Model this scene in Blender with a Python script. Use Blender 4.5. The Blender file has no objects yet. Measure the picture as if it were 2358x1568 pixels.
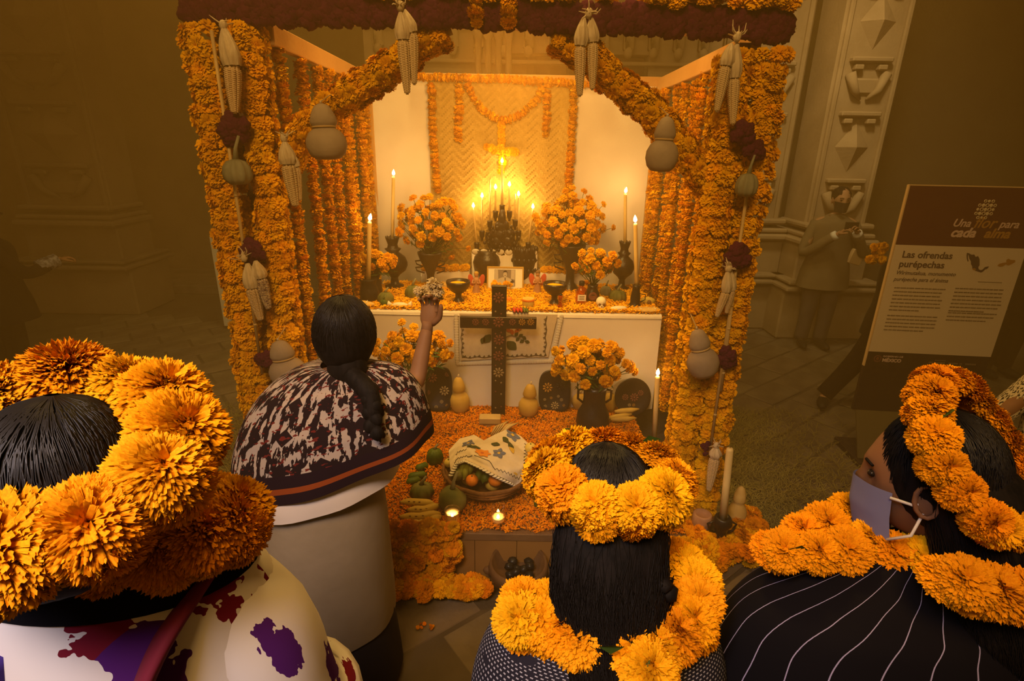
import bpy, math, random
from mathutils import Vector, Matrix, noise
from math import sin, cos, pi, radians, sqrt, atan2, exp
RN = random.Random(11)
U = RN.uniform
SC = bpy.context.scene
COL = SC.collection
V = Vector

# ------------------------------------------------------------------ camera
CAM = V((0, 0, 2.0)); TILT = radians(19.5); ROLL = radians(1.0); FPX = 1242.0
FW = V((0, cos(TILT), -sin(TILT))); _u = V((0, sin(TILT), cos(TILT))); _r = V((1, 0, 0))
RT = _r * cos(ROLL) + _u * sin(ROLL); UP = _u * cos(ROLL) - _r * sin(ROLL)
cd = bpy.data.cameras.new('camera'); cam = bpy.data.objects.new('camera', cd); COL.objects.link(cam)
cd.sensor_width = 36; cd.lens = FPX / 2358 * 36; cd.clip_start = .05
cam.matrix_world = Matrix(((RT.x, UP.x, -FW.x, CAM.x), (RT.y, UP.y, -FW.y, CAM.y), (RT.z, UP.z, -FW.z, CAM.z), (0, 0, 0, 1)))
SC.camera = cam
# ------------------------------------------------------------------ light, sky, exposure
SC.view_settings.view_transform = 'Standard'; SC.view_settings.look = 'None'
SC.view_settings.gamma = 1; SC.view_settings.use_curve_mapping = False
SC.view_settings.exposure = 0.0
SC.cycles.use_denoising = True
SC.cycles.max_bounces = 5; SC.cycles.diffuse_bounces = 2; SC.cycles.glossy_bounces = 2
SC.cycles.transmission_bounces = 5; SC.cycles.volume_bounces = 0; SC.cycles.volume_step_rate = 2.5; SC.cycles.transparent_max_bounces = 8
SC.cycles.sample_clamp_indirect = 4; SC.cycles.sample_clamp_direct = 0
SC.cycles.caustics_reflective = False; SC.cycles.caustics_refractive = False
SC.cycles.use_adaptive_sampling = True; SC.cycles.adaptive_threshold = .06
W = bpy.data.worlds.new('night'); SC.world = W; W.use_nodes = True
W.node_tree.nodes['Background'].inputs[0].default_value = (1, .47, .085, 1)
W.node_tree.nodes['Background'].inputs[1].default_value = .13


def area(name, loc, to, size, watts, col, spread=pi):
    d = bpy.data.lights.new(name, 'AREA'); d.shape = 'DISK'; d.size = size; d.energy = watts; d.color = col; d.spread = spread
    o = bpy.data.objects.new(name, d); COL.objects.link(o); o.location = loc
    o.rotation_euler = (V(to) - V(loc)).to_track_quat('-Z', 'Y').to_euler(); return o


area('lamp_plaza', (-.6, -1.6, 5.2), (-.1, 2.3, .9), 1.6, 45, (1, .55, .15), 1.5)
area('lamp_atrium', (-.7, 3.4, 5.6), (-.5, 3.1, 1.6), .9, 84, (1, .55, .12), 2.3)
area('fill_portal', (2.0, 3.9, 5.3), (3.4, 6.1, 2.6), .6, 15, (1, .60, .20), .95)  # unseen fill light, added to brighten the carved pilasters
area('lamp_booth', (0, 2.72, 2.42), (0, 4.2, 1.5), .5, 27, (1, .45, .085))
area('lamp_cool', (-1.0, -.7, 3.3), (-.45, .5, 1.2), .8, 8, (.9, .84, 1), 1.1)


def ray(px, py):
    return FW + RT * ((px - 1179) / FPX) + UP * ((784 - py) / FPX)


def at(px, py, Y=None, Z=None, D=None, X=None):
    d = ray(px, py)
    t = D if D else (Y - CAM.y) / d.y if Y is not None else (Z - CAM.z) / d.z if Z is not None else (X - CAM.x) / d.x
    return CAM + d * t


def dep(p):
    return (V(p) - CAM).dot(FW)


def mpp(p):
    return dep(p) / FPX


# ------------------------------------------------------------------ materials
MATS = {}


def mat(name, col, col2=None, rough=.7, scale=8, bump=0, bscale=60, spec=.3, metal=0, rnd=0, mix=None, sss=0, coat=0, trans=0, emit=0, obj=True, detail=3, stretch=None, ior=1.45):
    m = bpy.data.materials.new(name); MATS[name] = m; m.use_nodes = True
    nt = m.node_tree; N = nt.nodes; L = nt.links; b = N['Principled BSDF']
    c4 = lambda c: (c[0], c[1], c[2], 1)
    b.inputs['Base Color'].default_value = c4(col); b.inputs['Roughness'].default_value = rough
    b.inputs['Specular IOR Level'].default_value = spec; b.inputs['Metallic'].default_value = metal
    b.inputs['IOR'].default_value = ior
    if coat: b.inputs['Coat Weight'].default_value = coat; b.inputs['Coat Roughness'].default_value = .15
    if trans: b.inputs['Transmission Weight'].default_value = trans
    if sss: b.inputs['Subsurface Weight'].default_value = sss; b.inputs['Subsurface Radius'].default_value = (.02, .01, .004); b.inputs['Subsurface Scale'].default_value = .6
    if emit: b.inputs['Emission Color'].default_value = c4(col); b.inputs['Emission Strength'].default_value = emit
    tc = N.new('ShaderNodeTexCoord'); src = tc.outputs['Object']
    if stretch:
        mp = N.new('ShaderNodeMapping'); mp.inputs['Scale'].default_value = stretch; L.new(src, mp.inputs['Vector']); src = mp.outputs['Vector']
    out = None
    if col2:
        nz = N.new('ShaderNodeTexNoise'); nz.inputs['Scale'].default_value = scale; nz.inputs['Detail'].default_value = detail
        L.new(src, nz.inputs['Vector'])
        cr = N.new('ShaderNodeValToRGB'); cr.color_ramp.elements[0].position = .35; cr.color_ramp.elements[1].position = .65
        cr.color_ramp.elements[0].color = c4(col); cr.color_ramp.elements[1].color = c4(col2)
        L.new(nz.outputs['Fac'], cr.inputs['Fac']); out = cr.outputs['Color']
    if rnd:
        oi = N.new('ShaderNodeObjectInfo'); hs = N.new('ShaderNodeHueSaturation')
        mr = N.new('ShaderNodeMapRange'); mr.inputs['To Min'].default_value = 1 - rnd; mr.inputs['To Max'].default_value = 1 + rnd * .6
        mh = N.new('ShaderNodeMapRange'); mh.inputs['To Min'].default_value = .5 - rnd * .05; mh.inputs['To Max'].default_value = .5 + rnd * .05
        ml = N.new('ShaderNodeMath'); ml.operation = 'MULTIPLY'; ml.inputs[1].default_value = 7.31
        fr = N.new('ShaderNodeMath'); fr.operation = 'FRACT'
        L.new(oi.outputs['Random'], mr.inputs['Value']); L.new(oi.outputs['Random'], ml.inputs[0]); L.new(ml.outputs[0], fr.inputs[0]); L.new(fr.outputs[0], mh.inputs['Value'])
        L.new(mr.outputs[0], hs.inputs['Value']); L.new(mh.outputs[0], hs.inputs['Hue'])
        if out: L.new(out, hs.inputs['Color'])
        else: hs.inputs['Color'].default_value = c4(col)
        out = hs.outputs['Color']
    if out: L.new(out, b.inputs['Base Color'])
    if bump:
        n2 = N.new('ShaderNodeTexNoise'); n2.inputs['Scale'].default_value = bscale; n2.inputs['Detail'].default_value = 4
        L.new(src, n2.inputs['Vector'])
        bp = N.new('ShaderNodeBump'); bp.inputs['Strength'].default_value = bump; bp.inputs['Distance'].default_value = .01
        L.new(n2.outputs['Fac'], bp.inputs['Height']); L.new(bp.outputs['Normal'], b.inputs['Normal'])
    return m


def nodes(m):
    return m.node_tree.nodes, m.node_tree.links, m.node_tree.nodes['Principled BSDF']


mat('marigold', (.80, .33, .003), (.90, .44, .004), .75, 30, spec=.1, rnd=.16)
mat('marigold_deep', (.72, .21, .002), (.84, .30, .003), .75, 30, spec=.1, rnd=.18)
mat('marigold_rich', (.76, .255, .003), (.90, .37, .004), .75, 30, spec=.1, rnd=.16)
mat('marigold_gold', (.86, .36, .004), (.94, .46, .008), .75, 30, spec=.1, rnd=.2)
mat('petal_bed', (.66, .17, .003), (.9, .32, .006), .85, 40, spec=.1, rnd=.1)
mat('petal_top', (.85, .34, .006), (.98, .50, .012), .85, 40, spec=.1)
mat('velvet', (.095, .012, .040), (.13, .022, .06), .95, 60, .6, 120, .05, rnd=.15)
mat('leaf', (.03, .07, .008), (.06, .11, .012), .7, 20, rnd=.2)
mat('stem', (.05, .09, .015), None, .7)
mat('husk', (.62, .50, .34), (.48, .36, .22), .8, 14, .3, 40, stretch=(6, 6, .6))
mat('kernel', (.50, .345, .17), (.62, .45, .26), .55, 60, rnd=.06)
mat('kernel_dark', (.56, .42, .26), (.12, .07, .08), .55, 22)
mat('gourd', (.30, .225, .16), (.37, .28, .20), .7, 9, .15, 50)
mat('gourd_yellow', (.50, .30, .05), (.62, .40, .09), .6, 8, .1, 50)
mat('squash_green', (.10, .12, .03), (.22, .20, .06), .6, 12, .1, 40)
mat('squash_grey', (.20, .19, .12), (.27, .25, .16), .7, 12, .1, 40)
mat('cucumber', (.05, .09, .012), (.10, .14, .02), .5, 20)
mat('banana', (.52, .34, .05), (.60, .42, .08), .6, 6)
mat('banana_green', (.20, .22, .03), (.30, .28, .05), .6, 6)
mat('orange_fruit', (.75, .20, .02), (.85, .28, .03), .5, 20, .2, 120)
mat('guava', (.62, .44, .08), (.70, .52, .12), .5, 20)
mat('bread', (.62, .38, .10), (.74, .50, .16), .8, 12, .2, 40)
mat('sugar', (.80, .72, .55), (.85, .78, .62), .6, 12)
mat('chili', (.55, .04, .01), (.4, .02, .01), .4, 20)
mat('wood_new', (.55, .29, .10), (.66, .38, .14), .65, 3, .2, 30, stretch=(1, 1, 1))
mat('wood_old', (.16, .085, .04), (.22, .12, .05), .7, 4, .3, 30)
mat('dais_wood', (.24, .115, .03), (.30, .15, .04), .8, 3, .1, 30)
mat('reed', (.46, .30, .12), (.55, .38, .16), .6, 10)
mat('clay_black', (.016, .011, .009), (.028, .019, .014), .35, 12, .2, 60, .5)
mat('clay_brown', (.10, .05, .02), (.14, .07, .03), .7, 10, .2, 60)
mat('lacquer', (.014, .010, .010), None, .35, spec=.5)
mat('paint_rose', (.16, .055, .04), None, .6)
mat('paint_cream', (.30, .22, .12), None, .6)
mat('paint_ochre', (.32, .16, .03), None, .6)
mat('wax', (.86, .66, .30), (.80, .58, .24), .45, 6, sss=.0)
m_ = mat('wax_glow', (.92, .74, .40), None, .5); N_, L_, b_ = nodes(m_); t_ = N_.new('ShaderNodeBsdfTranslucent'); t_.inputs[0].default_value = (1, .80, .42, 1); x_ = N_.new('ShaderNodeMixShader'); x_.inputs[0].default_value = .55; L_.new(b_.outputs[0], x_.inputs[1]); L_.new(t_.outputs[0], x_.inputs[2]); L_.new(x_.outputs[0], N_['Material Output'].inputs[0])
mat('wick', (.02, .015, .01), None, .9)
mat('cloth_white', (.78, .70, .62), (.72, .63, .55), .9, 4, .15, 220)
mat('linen', (.66, .55, .42), (.60, .49, .36), .9, 30, .25, 300)
mat('lace', (.66, .60, .52), None, .9)
mat('thread_green', (.045, .06, .02), None, .8)
mat('thread_dark', (.035, .028, .02), None, .8)
mat('thread_red', (.42, .09, .03), None, .8)
mat('thread_orange', (.62, .22, .03), None, .8)
mat('thread_blue', (.12, .14, .24), None, .8)
mat('thread_yellow', (.60, .38, .05), None, .8)
mat('basket', (.13, .055, .018), (.20, .09, .03), .75, 40, .5, 80)
mat('palm', (.50, .33, .09), (.58, .40, .12), .7, 30, spec=.2)
mat('palm_shade', (.46, .30, .078), (.53, .355, .105), .7, 30, spec=.2)
mat('gold_frame', (.50, .30, .06), None, .5)
mat('paper', (.82, .76, .66), None, .8)
mat('photo_dark', (.045, .035, .04), None, .6)
mat('photo_mid', (.22, .18, .17), None, .6)
mat('photo_light', (.50, .43, .38), None, .6)
mat('figurine_red', (.55, .09, .05), None, .5)
mat('figurine_clay', (.42, .20, .10), (.5, .26, .14), .6, 30)
def clear(name, col, k):
    m = bpy.data.materials.new(name); MATS[name] = m; m.use_nodes = True; N = m.node_tree.nodes; L = m.node_tree.links; N.remove(N['Principled BSDF'])
    a = N.new('ShaderNodeBsdfTransparent'); a.inputs[0].default_value = (*col, 1); g = N.new('ShaderNodeBsdfGlossy'); g.inputs['Roughness'].default_value = .04; g.inputs['Color'].default_value = (1, .95, .9, 1)
    f = N.new('ShaderNodeLayerWeight'); f.inputs['Blend'].default_value = .22; x = N.new('ShaderNodeMixShader'); L.new(f.outputs['Facing'], x.inputs[0]); L.new(a.outputs[0], x.inputs[1]); L.new(g.outputs[0], x.inputs[2]); L.new(x.outputs[0], N['Material Output'].inputs[0])


clear('amber', (.80, .45, .12), 1.4); clear('glass', (.96, .94, .9), 1.4)
mat('flame', (1, .54, .16), None, emit=270)
mat('stone', (.135, .10, .068), (.20, .15, .10), .9, 5, .5, 40, spec=.1, rnd=.15)
mat('stone_wall', (.17, .115, .07), (.24, .165, .10), .95, 1.6, .4, 30, spec=.1)
mat('stone_carved', (.30, .21, .12), (.38, .27, .16), .95, 3, .4, 30, spec=.1)
mat('stone_dark', (.075, .05, .033), (.10, .068, .043), .95, 2, .4, 30, spec=.1)
mat('ground', (.085, .065, .045), (.12, .09, .06), .95, 3, .5, 50, spec=.1)
mat('door_wood', (.05, .032, .018), (.07, .045, .025), .8, 3, .3, 20, stretch=(6, 6, .5))
mat('red_board', (.22, .06, .025), None, .8)
mat('straw', (.17, .13, .035), (.24, .19, .05), .9, 3)
mat('skin', (.24, .115, .055), (.28, .14, .07), .6, 12, sss=0)
mat('skin_light', (.36, .19, .10), (.40, .22, .12), .6, 12)
mat('hair', (.006, .005, .0045), (.013, .010, .009), .7, 90, .05, 300, .15, stretch=(1, 1, .1))
mat('hair_strand', (.010, .008, .007), None, .45, spec=.3)
mat('eye', (.02, .015, .012), None, .2)
mat('mask_blue', (.23, .24, .42), (.19, .20, .38), .85, 8)
mat('mask_black', (.02, .018, .018), None, .9)
mat('strap_white', (.75, .70, .66), None, .8)
mat('white_blouse', (.68, .60, .54), None, .9)
mat('skirt', (.30, .235, .15), (.34, .27, .18), .9, 5, .15, 30)
mat('underskirt', (.03, .025, .03), None, .9)
mat('black_cloth', (.006, .005, .007), None, .95, spec=.1)
mat('coat_olive', (.15, .11, .06), (.18, .135, .075), .9, 8)
mat('denim', (.06, .05, .055), (.085, .07, .07), .9, 12)
mat('shoe', (.015, .012, .010), None, .6)
mat('plastic_black', (.012, .012, .013), None, .35)
mat('sign_wine', (.075, .016, .022), None, .55)
mat('sign_cream', (.62, .50, .38), None, .7)
mat('sign_dark', (.035, .022, .018), None, .6)
mat('sign_base', (.10, .075, .03), None, .6)
mat('sign_edge', (.62, .42, .22), None, .5)
mat('ink_dark', (.07, .045, .045), None, .8)
mat('ink_grey', (.26, .19, .13), None, .8)
mat('ink_pink', (.60, .42, .38), None, .8)
mat('ink_cream', (.62, .50, .34), None, .8)
mat('ink_gold', (.36, .18, .04), None, .8)
mat('posy_pale', (.72, .56, .30), (.62, .46, .22), .8, 20, rnd=.1)
mat('figurine_wine', (.14, .010, .028), None, .8)
mat('scarf_blue', (.05, .025, .22), None, .8)
mat('sleeve_grey', (.30, .28, .32), (.04, .035, .04), .8, 40)
mat('sleeve_pale', (.34, .32, .42), (.40, .37, .44), .9, 6)
mat('bracelet', (.5, .42, .32), None, .7)


def uvmat(name, build, rough=.9):
    m = bpy.data.materials.new(name); MATS[name] = m; m.use_nodes = True
    N, L, b = nodes(m); b.inputs['Roughness'].default_value = rough; b.inputs['Specular IOR Level'].default_value = .15
    uv = N.new('ShaderNodeUVMap'); uv.uv_map = 'UVMap'
    sp = N.new('ShaderNodeSeparateXYZ'); L.new(uv.outputs[0], sp.inputs[0])
    L.new(build(N, L, uv.outputs[0], sp.outputs[0], sp.outputs[1]), b.inputs['Base Color'])


def mth(N, L, op, a, b=None, c=None):
    n = N.new('ShaderNodeMath'); n.operation = op
    for i, x in enumerate((a, b, c)):
        if x is None: continue
        if isinstance(x, (int, float)): n.inputs[i].default_value = x
        else: L.new(x, n.inputs[i])
    return n.outputs[0]


def mixc(N, L, f, a, b):
    n = N.new('ShaderNodeMix'); n.data_type = 'RGBA'
    if isinstance(f, (int, float)): n.inputs[0].default_value = f
    else: L.new(f, n.inputs[0])
    for k, x in ((6, a), (7, b)):
        if isinstance(x, tuple): n.inputs[k].default_value = (*x, 1)
        else: L.new(x, n.inputs[k])
    return n.outputs[2]


def tnoise(N, L, vec, scale, stretch=None, rot=0, detail=2):
    if stretch or rot:
        mp = N.new('ShaderNodeMapping'); L.new(vec, mp.inputs['Vector']); mp.inputs['Scale'].default_value = stretch or (1, 1, 1); mp.inputs['Rotation'].default_value = (0, 0, rot); vec = mp.outputs[0]
    n = N.new('ShaderNodeTexNoise'); n.inputs['Scale'].default_value = scale; n.inputs['Detail'].default_value = detail; L.new(vec, n.inputs['Vector'])
    return n.outputs['Fac']


def cape_nodes(N, L, uv, u, v):     # woven ikat: cream and grey flecks and diamonds on dark, plain banded hem
    a = tnoise(N, L, uv, 1, (84, 8, 1), .12, 4); fl = mth(N, L, 'GREATER_THAN', a, .508)
    b = tnoise(N, L, uv, 1, (14, 9, 1), 0, 1); tone = mixc(N, L, b, (.52, .40, .29), (.30, .27, .28))
    # diamonds
    du = mth(N, L, 'ABSOLUTE', mth(N, L, 'SUBTRACT', mth(N, L, 'FRACT', mth(N, L, 'MULTIPLY', u, 15)), .5))
    dv = mth(N, L, 'ABSOLUTE', mth(N, L, 'SUBTRACT', mth(N, L, 'FRACT', mth(N, L, 'MULTIPLY', v, 4.5)), .5))
    dm = mth(N, L, 'LESS_THAN', mth(N, L, 'ADD', du, dv), .27)
    fl2 = mth(N, L, 'MULTIPLY', fl, mth(N, L, 'SUBTRACT', 1, mth(N, L, 'MULTIPLY', dm, 1)))
    c = mixc(N, L, fl2, (.018, .009, .010), tone)
    rd = mth(N, L, 'GREATER_THAN', tnoise(N, L, uv, 1, (60, 34, 1), .3, 2), .62); c = mixc(N, L, rd, c, (.14, .02, .015))
    c = mixc(N, L, mth(N, L, 'GREATER_THAN', v, .80), c, (.018, .008, .012))
    st = mth(N, L, 'MULTIPLY', mth(N, L, 'GREATER_THAN', v, .885), mth(N, L, 'LESS_THAN', v, .925)); c = mixc(N, L, st, c, (.26, .055, .012))
    return c


def dash_nodes(N, L, uv, u, v):      # dark shawl with rows of short white dashes
    row = mth(N, L, 'MULTIPLY', v, 62); ri = mth(N, L, 'FLOOR', row)
    on = mth(N, L, 'LESS_THAN', mth(N, L, 'FRACT', row), .36)
    x = mth(N, L, 'FRACT', mth(N, L, 'ADD', mth(N, L, 'MULTIPLY', u, 105), mth(N, L, 'MULTIPLY', ri, .5)))
    k = mth(N, L, 'MULTIPLY', on, mth(N, L, 'LESS_THAN', x, .5))
    k = mth(N, L, 'MULTIPLY', k, mth(N, L, 'GREATER_THAN', tnoise(N, L, uv, 9), .36))
    return mixc(N, L, k, (.016, .014, .022), (.34, .33, .38))


def stripe_nodes(N, L, uv, u, v):    # black with thin pale vertical stripes
    x = mth(N, L, 'FRACT', mth(N, L, 'ADD', mth(N, L, 'MULTIPLY', u, 24), mth(N, L, 'MULTIPLY', tnoise(N, L, uv, 3), .9)))
    return mixc(N, L, mth(N, L, 'LESS_THAN', x, .035), (.004, .003, .005), (.30, .27, .46))


def flower_nodes(N, L, uv, u, v):    # white blouse with wine and purple flower sprays
    vo = N.new('ShaderNodeTexVoronoi'); vo.inputs['Scale'].default_value = 1; mp = N.new('ShaderNodeMapping'); mp.inputs['Scale'].default_value = (8, 3.6, 1); L.new(uv, mp.inputs[0]); L.new(mp.outputs[0], vo.inputs['Vector'])
    d = mth(N, L, 'ADD', vo.outputs['Distance'], mth(N, L, 'MULTIPLY', tnoise(N, L, uv, 1, (44, 20, 1)), .5))
    k = mth(N, L, 'LESS_THAN', d, .58)
    sp = N.new('ShaderNodeSeparateColor'); L.new(vo.outputs['Color'], sp.inputs[0])
    c = mixc(N, L, mth(N, L, 'GREATER_THAN', sp.outputs[0], .5), (.16, .008, .022), (.075, .012, .15))
    return mixc(N, L, k, (.74, .70, .70), c)


def check_nodes(N, L, uv, u, v):     # pale cloth with black scribbled print
    return mixc(N, L, mth(N, L, 'GREATER_THAN', tnoise(N, L, uv, 1, (60, 40, 1), .6, 3), .53), (.62, .52, .36), (.03, .025, .02))


def band_nodes(N, L, uv, u, v):
    return mixc(N, L, mth(N, L, 'LESS_THAN', mth(N, L, 'FRACT', mth(N, L, 'MULTIPLY', v, 9)), .45), (.03, .022, .02), (.42, .30, .16))


uvmat('cape_weave', cape_nodes); uvmat('shawl_dash', dash_nodes); uvmat('stripe_black', stripe_nodes)
uvmat('blouse_flower', flower_nodes); uvmat('print_scribble', check_nodes); uvmat('sleeve_band', band_nodes)


# ------------------------------------------------------------------ mesh helpers
class MB:
    def __init__(s): s.v = []; s.f = []; s.uv = []; s.flat = False

    def add(s, vs, fs, uvs=None):
        o = len(s.v); s.v += [tuple(p) for p in vs]; s.f += [tuple(i + o for i in f) for f in fs]
        s.uv += uvs if uvs else [(0, 0)] * len(vs); return s

    def box(s, c, sz, rot=None, ch=.08):
        hx, hy, hz = sz[0] / 2, sz[1] / 2, sz[2] / 2; b = min(hx, hy, hz) * 2 * ch
        vs = []; ix = {}
        for sx in (-1, 1):
            for sy in (-1, 1):
                for sz_ in (-1, 1):
                    for a in range(3):
                        p = [sx * hx, sy * hy, sz_ * hz]
                        for k in range(3):
                            if k != a: p[k] -= (sx, sy, sz_)[k] * b
                        ix[(sx, sy, sz_, a)] = len(vs); vs.append(V(p))
        fs = []
        for a in range(3):
            o = [k for k in range(3) if k != a]
            for sg in (-1, 1):
                q = []
                for (e, f) in ((-1, -1), (1, -1), (1, 1), (-1, 1)):
                    k = [0, 0, 0]; k[a] = sg; k[o[0]] = e; k[o[1]] = f; q.append(ix[(*k, a)])
                flip = (sg < 0) != (a == 1); fs.append(q[::-1] if flip else q)
            for e in (-1, 1):
                for f in (-1, 1):
                    k1 = [0, 0, 0]; k2 = [0, 0, 0]; k1[a] = -1; k2[a] = 1
                    for k in (k1, k2): k[o[0]] = e; k[o[1]] = f
                    fs.append((ix[(*k1, o[0])], ix[(*k2, o[0])], ix[(*k2, o[1])], ix[(*k1, o[1])]))
        for sx in (-1, 1):
            for sy in (-1, 1):
                for sz_ in (-1, 1): fs.append([ix[(sx, sy, sz_, a)] for a in range(3)])
        R_ = rot if rot is not None else Matrix.Identity(3)
        return s.add([R_ @ p + V(c) for p in vs], fs)

    def grid(s, fn, nu, nv, cu=False, cv=False):
        o = len(s.v); ku = nu if cu else nu + 1; kv = nv if cv else nv + 1
        vs = []; uvs = []
        for j in range(kv):
            for i in range(ku):
                u, v = i / nu, j / nv; vs.append(fn(u, v)); uvs.append((u, v))
        fs = [(j % kv * ku + i % ku, j % kv * ku + (i + 1) % ku, (j + 1) % kv * ku + (i + 1) % ku, (j + 1) % kv * ku + i % ku) for j in range(nv) for i in range(nu)]
        return s.add(vs, fs, uvs)

    def ell(s, c, r, nu=16, nv=10, amp=0, fr=6, rot=None, seed=0):
        c = V(c); r = V(r) if not isinstance(r, (int, float)) else V((r, r, r)); R_ = rot if rot is not None else Matrix.Identity(3)

        def fn(u, v):
            a, b = 2 * pi * u, pi * v
            n = V((sin(b) * cos(a), sin(b) * sin(a), cos(b)))
            k = 1 + (amp * noise.noise(n * fr * .5 + V((seed, seed * 1.7, 0))) if amp else 0)
            return c + R_ @ V((n.x * r.x, n.y * r.y, n.z * r.z)) * k
        return s.grid(fn, nu, nv, cu=True)

    def tube(s, pts, rad, seg=8, cap=True, flatten=1.0):
        pts = [V(p) for p in pts]; n = len(pts); rad = rad if isinstance(rad, (list, tuple)) else [rad] * n
        t0 = (pts[1] - pts[0]).normalized(); a = t0.orthogonal().normalized(); rings = []
        for i in range(n):
            t = (pts[min(i + 1, n - 1)] - pts[max(i - 1, 0)]).normalized()
            a = (a - t * a.dot(t)).normalized(); b = t.cross(a)
            rings.append([pts[i] + (a * cos(2 * pi * k / seg) + b * sin(2 * pi * k / seg) * flatten) * rad[i] for k in range(seg)])
        vs = [p for r in rings for p in r]
        fs = [(i * seg + k, i * seg + (k + 1) % seg, (i + 1) * seg + (k + 1) % seg, (i + 1) * seg + k) for i in range(n - 1) for k in range(seg)]
        uvs = [(k / seg, i / (n - 1)) for i in range(n) for k in range(seg)]
        if cap:
            vs += [pts[0], pts[-1]]; uvs += [(0, 0), (0, 1)]; e = n * seg
            fs += [(e, (k + 1) % seg, k) for k in range(seg)] + [(e + 1, (n - 1) * seg + k, (n - 1) * seg + (k + 1) % seg) for k in range(seg)]
        return s.add(vs, fs, uvs)

    def lathe(s, prof, c=(0, 0, 0), seg=20, rot=None, ribs=0, ra=0, wob=0):
        c = V(c); R_ = rot if rot is not None else Matrix.Identity(3); vs = []; n = len(prof)
        for (r, z) in prof:
            for k in range(seg):
                a = 2 * pi * k / seg; q = r * (1 - ra * abs(sin(ribs * a / 2)) if ribs else 1)
                vs.append(c + R_ @ V((q * cos(a), q * sin(a), z)))
        fs = [(i * seg + k, i * seg + (k + 1) % seg, (i + 1) * seg + (k + 1) % seg, (i + 1) * seg + k) for i in range(n - 1) for k in range(seg)]
        fs.append(tuple(range(seg - 1, -1, -1))); fs.append(tuple((n - 1) * seg + k for k in range(seg)))
        return s.add(vs, fs)

    def poly(s, pts, th):      # a flat outline thickened along its normal
        pts = [V(p) for p in pts]; n = len(pts); nr = V((0, 0, 0))
        for i in range(n): nr += (pts[i] - pts[0]).cross(pts[(i + 1) % n] - pts[0])
        nr.normalize()
        return s.add(pts + [p + nr * th for p in pts], [tuple(range(n - 1, -1, -1)), tuple(range(n, 2 * n))] + [(i, (i + 1) % n, n + (i + 1) % n, n + i) for i in range(n)])

    def mesh(s, name, smooth=True):
        me = bpy.data.meshes.new(name); me.from_pydata(s.v, [], s.f)
        if any(u != (0, 0) for u in s.uv[:400]) or any(u != (0, 0) for u in s.uv[-400:]):
            l = me.uv_layers.new(name='UVMap'); buf = []
            for p in me.polygons:
                us = [s.uv[i] for i in p.vertices]
                wrap = len(us) == 4 and max(x[0] for x in us) - min(x[0] for x in us) > .5
                for x in us: buf += [1.0 if wrap and x[0] < .5 else x[0], x[1]]
            l.data.foreach_set('uv', buf)
        me.polygons.foreach_set('use_smooth', [bool(smooth)] * len(me.polygons)); me.validate(); me.update(); return me


MW = {}     # world matrices of parents
HT = {}


def link(o, parent=None, world=None):
    COL.objects.link(o); world = world if world is not None else Matrix.Identity(4)
    if parent is not None: o.parent = parent; o.matrix_basis = MW[parent.name].inverted() @ world
    else: o.matrix_basis = world
    MW[o.name] = world; return o


def tag(o, label=None, cat=None, group=None, kind=None):
    for k, x in (('label', label), ('category', cat), ('group', group), ('kind', kind)):
        if x: o[k] = x
    return o


def thing(name, label, cat, loc=(0, 0, 0), group=None):
    o = bpy.data.objects.new(name, None); o.empty_display_size = .05
    link(o, None, Matrix.Translation(V(loc))); return tag(o, label, cat, group)


def ob(name, mb, m, parent=None, smooth=True, world=None, kind=None, label=None):
    """one mesh object; vertices are in world space (re-based on the parent) unless a world matrix is given"""
    me = mb if isinstance(mb, bpy.types.Mesh) else None
    if me is None:
        if world is None:
            base = MW[parent.name].translation if parent is not None else None
            if base is None:
                base = V((0, 0, 0))
                if mb.v:
                    xs = [p[0] for p in mb.v]; ys = [p[1] for p in mb.v]; base = V(((min(xs) + max(xs)) / 2, (min(ys) + max(ys)) / 2, min(p[2] for p in mb.v)))
            mb.v = [(p[0] - base.x, p[1] - base.y, p[2] - base.z) for p in mb.v]; world = Matrix.Translation(base)
        me = mb.mesh(name, smooth)
        me.materials.append(MATS[m])
    o = bpy.data.objects.new(name, me); link(o, parent, world); return tag(o, label=label, kind=kind)


def axis(n, spin=0):
    n = V(n).normalized(); q = V((0, 0, 1)).rotation_difference(n).to_matrix()
    return q @ Matrix.Rotation(spin, 3, 'Z')


def put(name, me, parent, p, n=(0, 0, 1), s=1.0, spin=None, label=None):
    """place a copy of a shared mesh: local z along n"""
    R_ = axis(n, U(0, 6.28) if spin is None else spin)
    sc = (s, s, s) if isinstance(s, (int, float)) else s
    return ob(name, me, None, parent, world=Matrix.Translation(V(p)) @ R_.to_4x4() @ Matrix.Diagonal((*sc, 1)), label=label)


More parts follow.
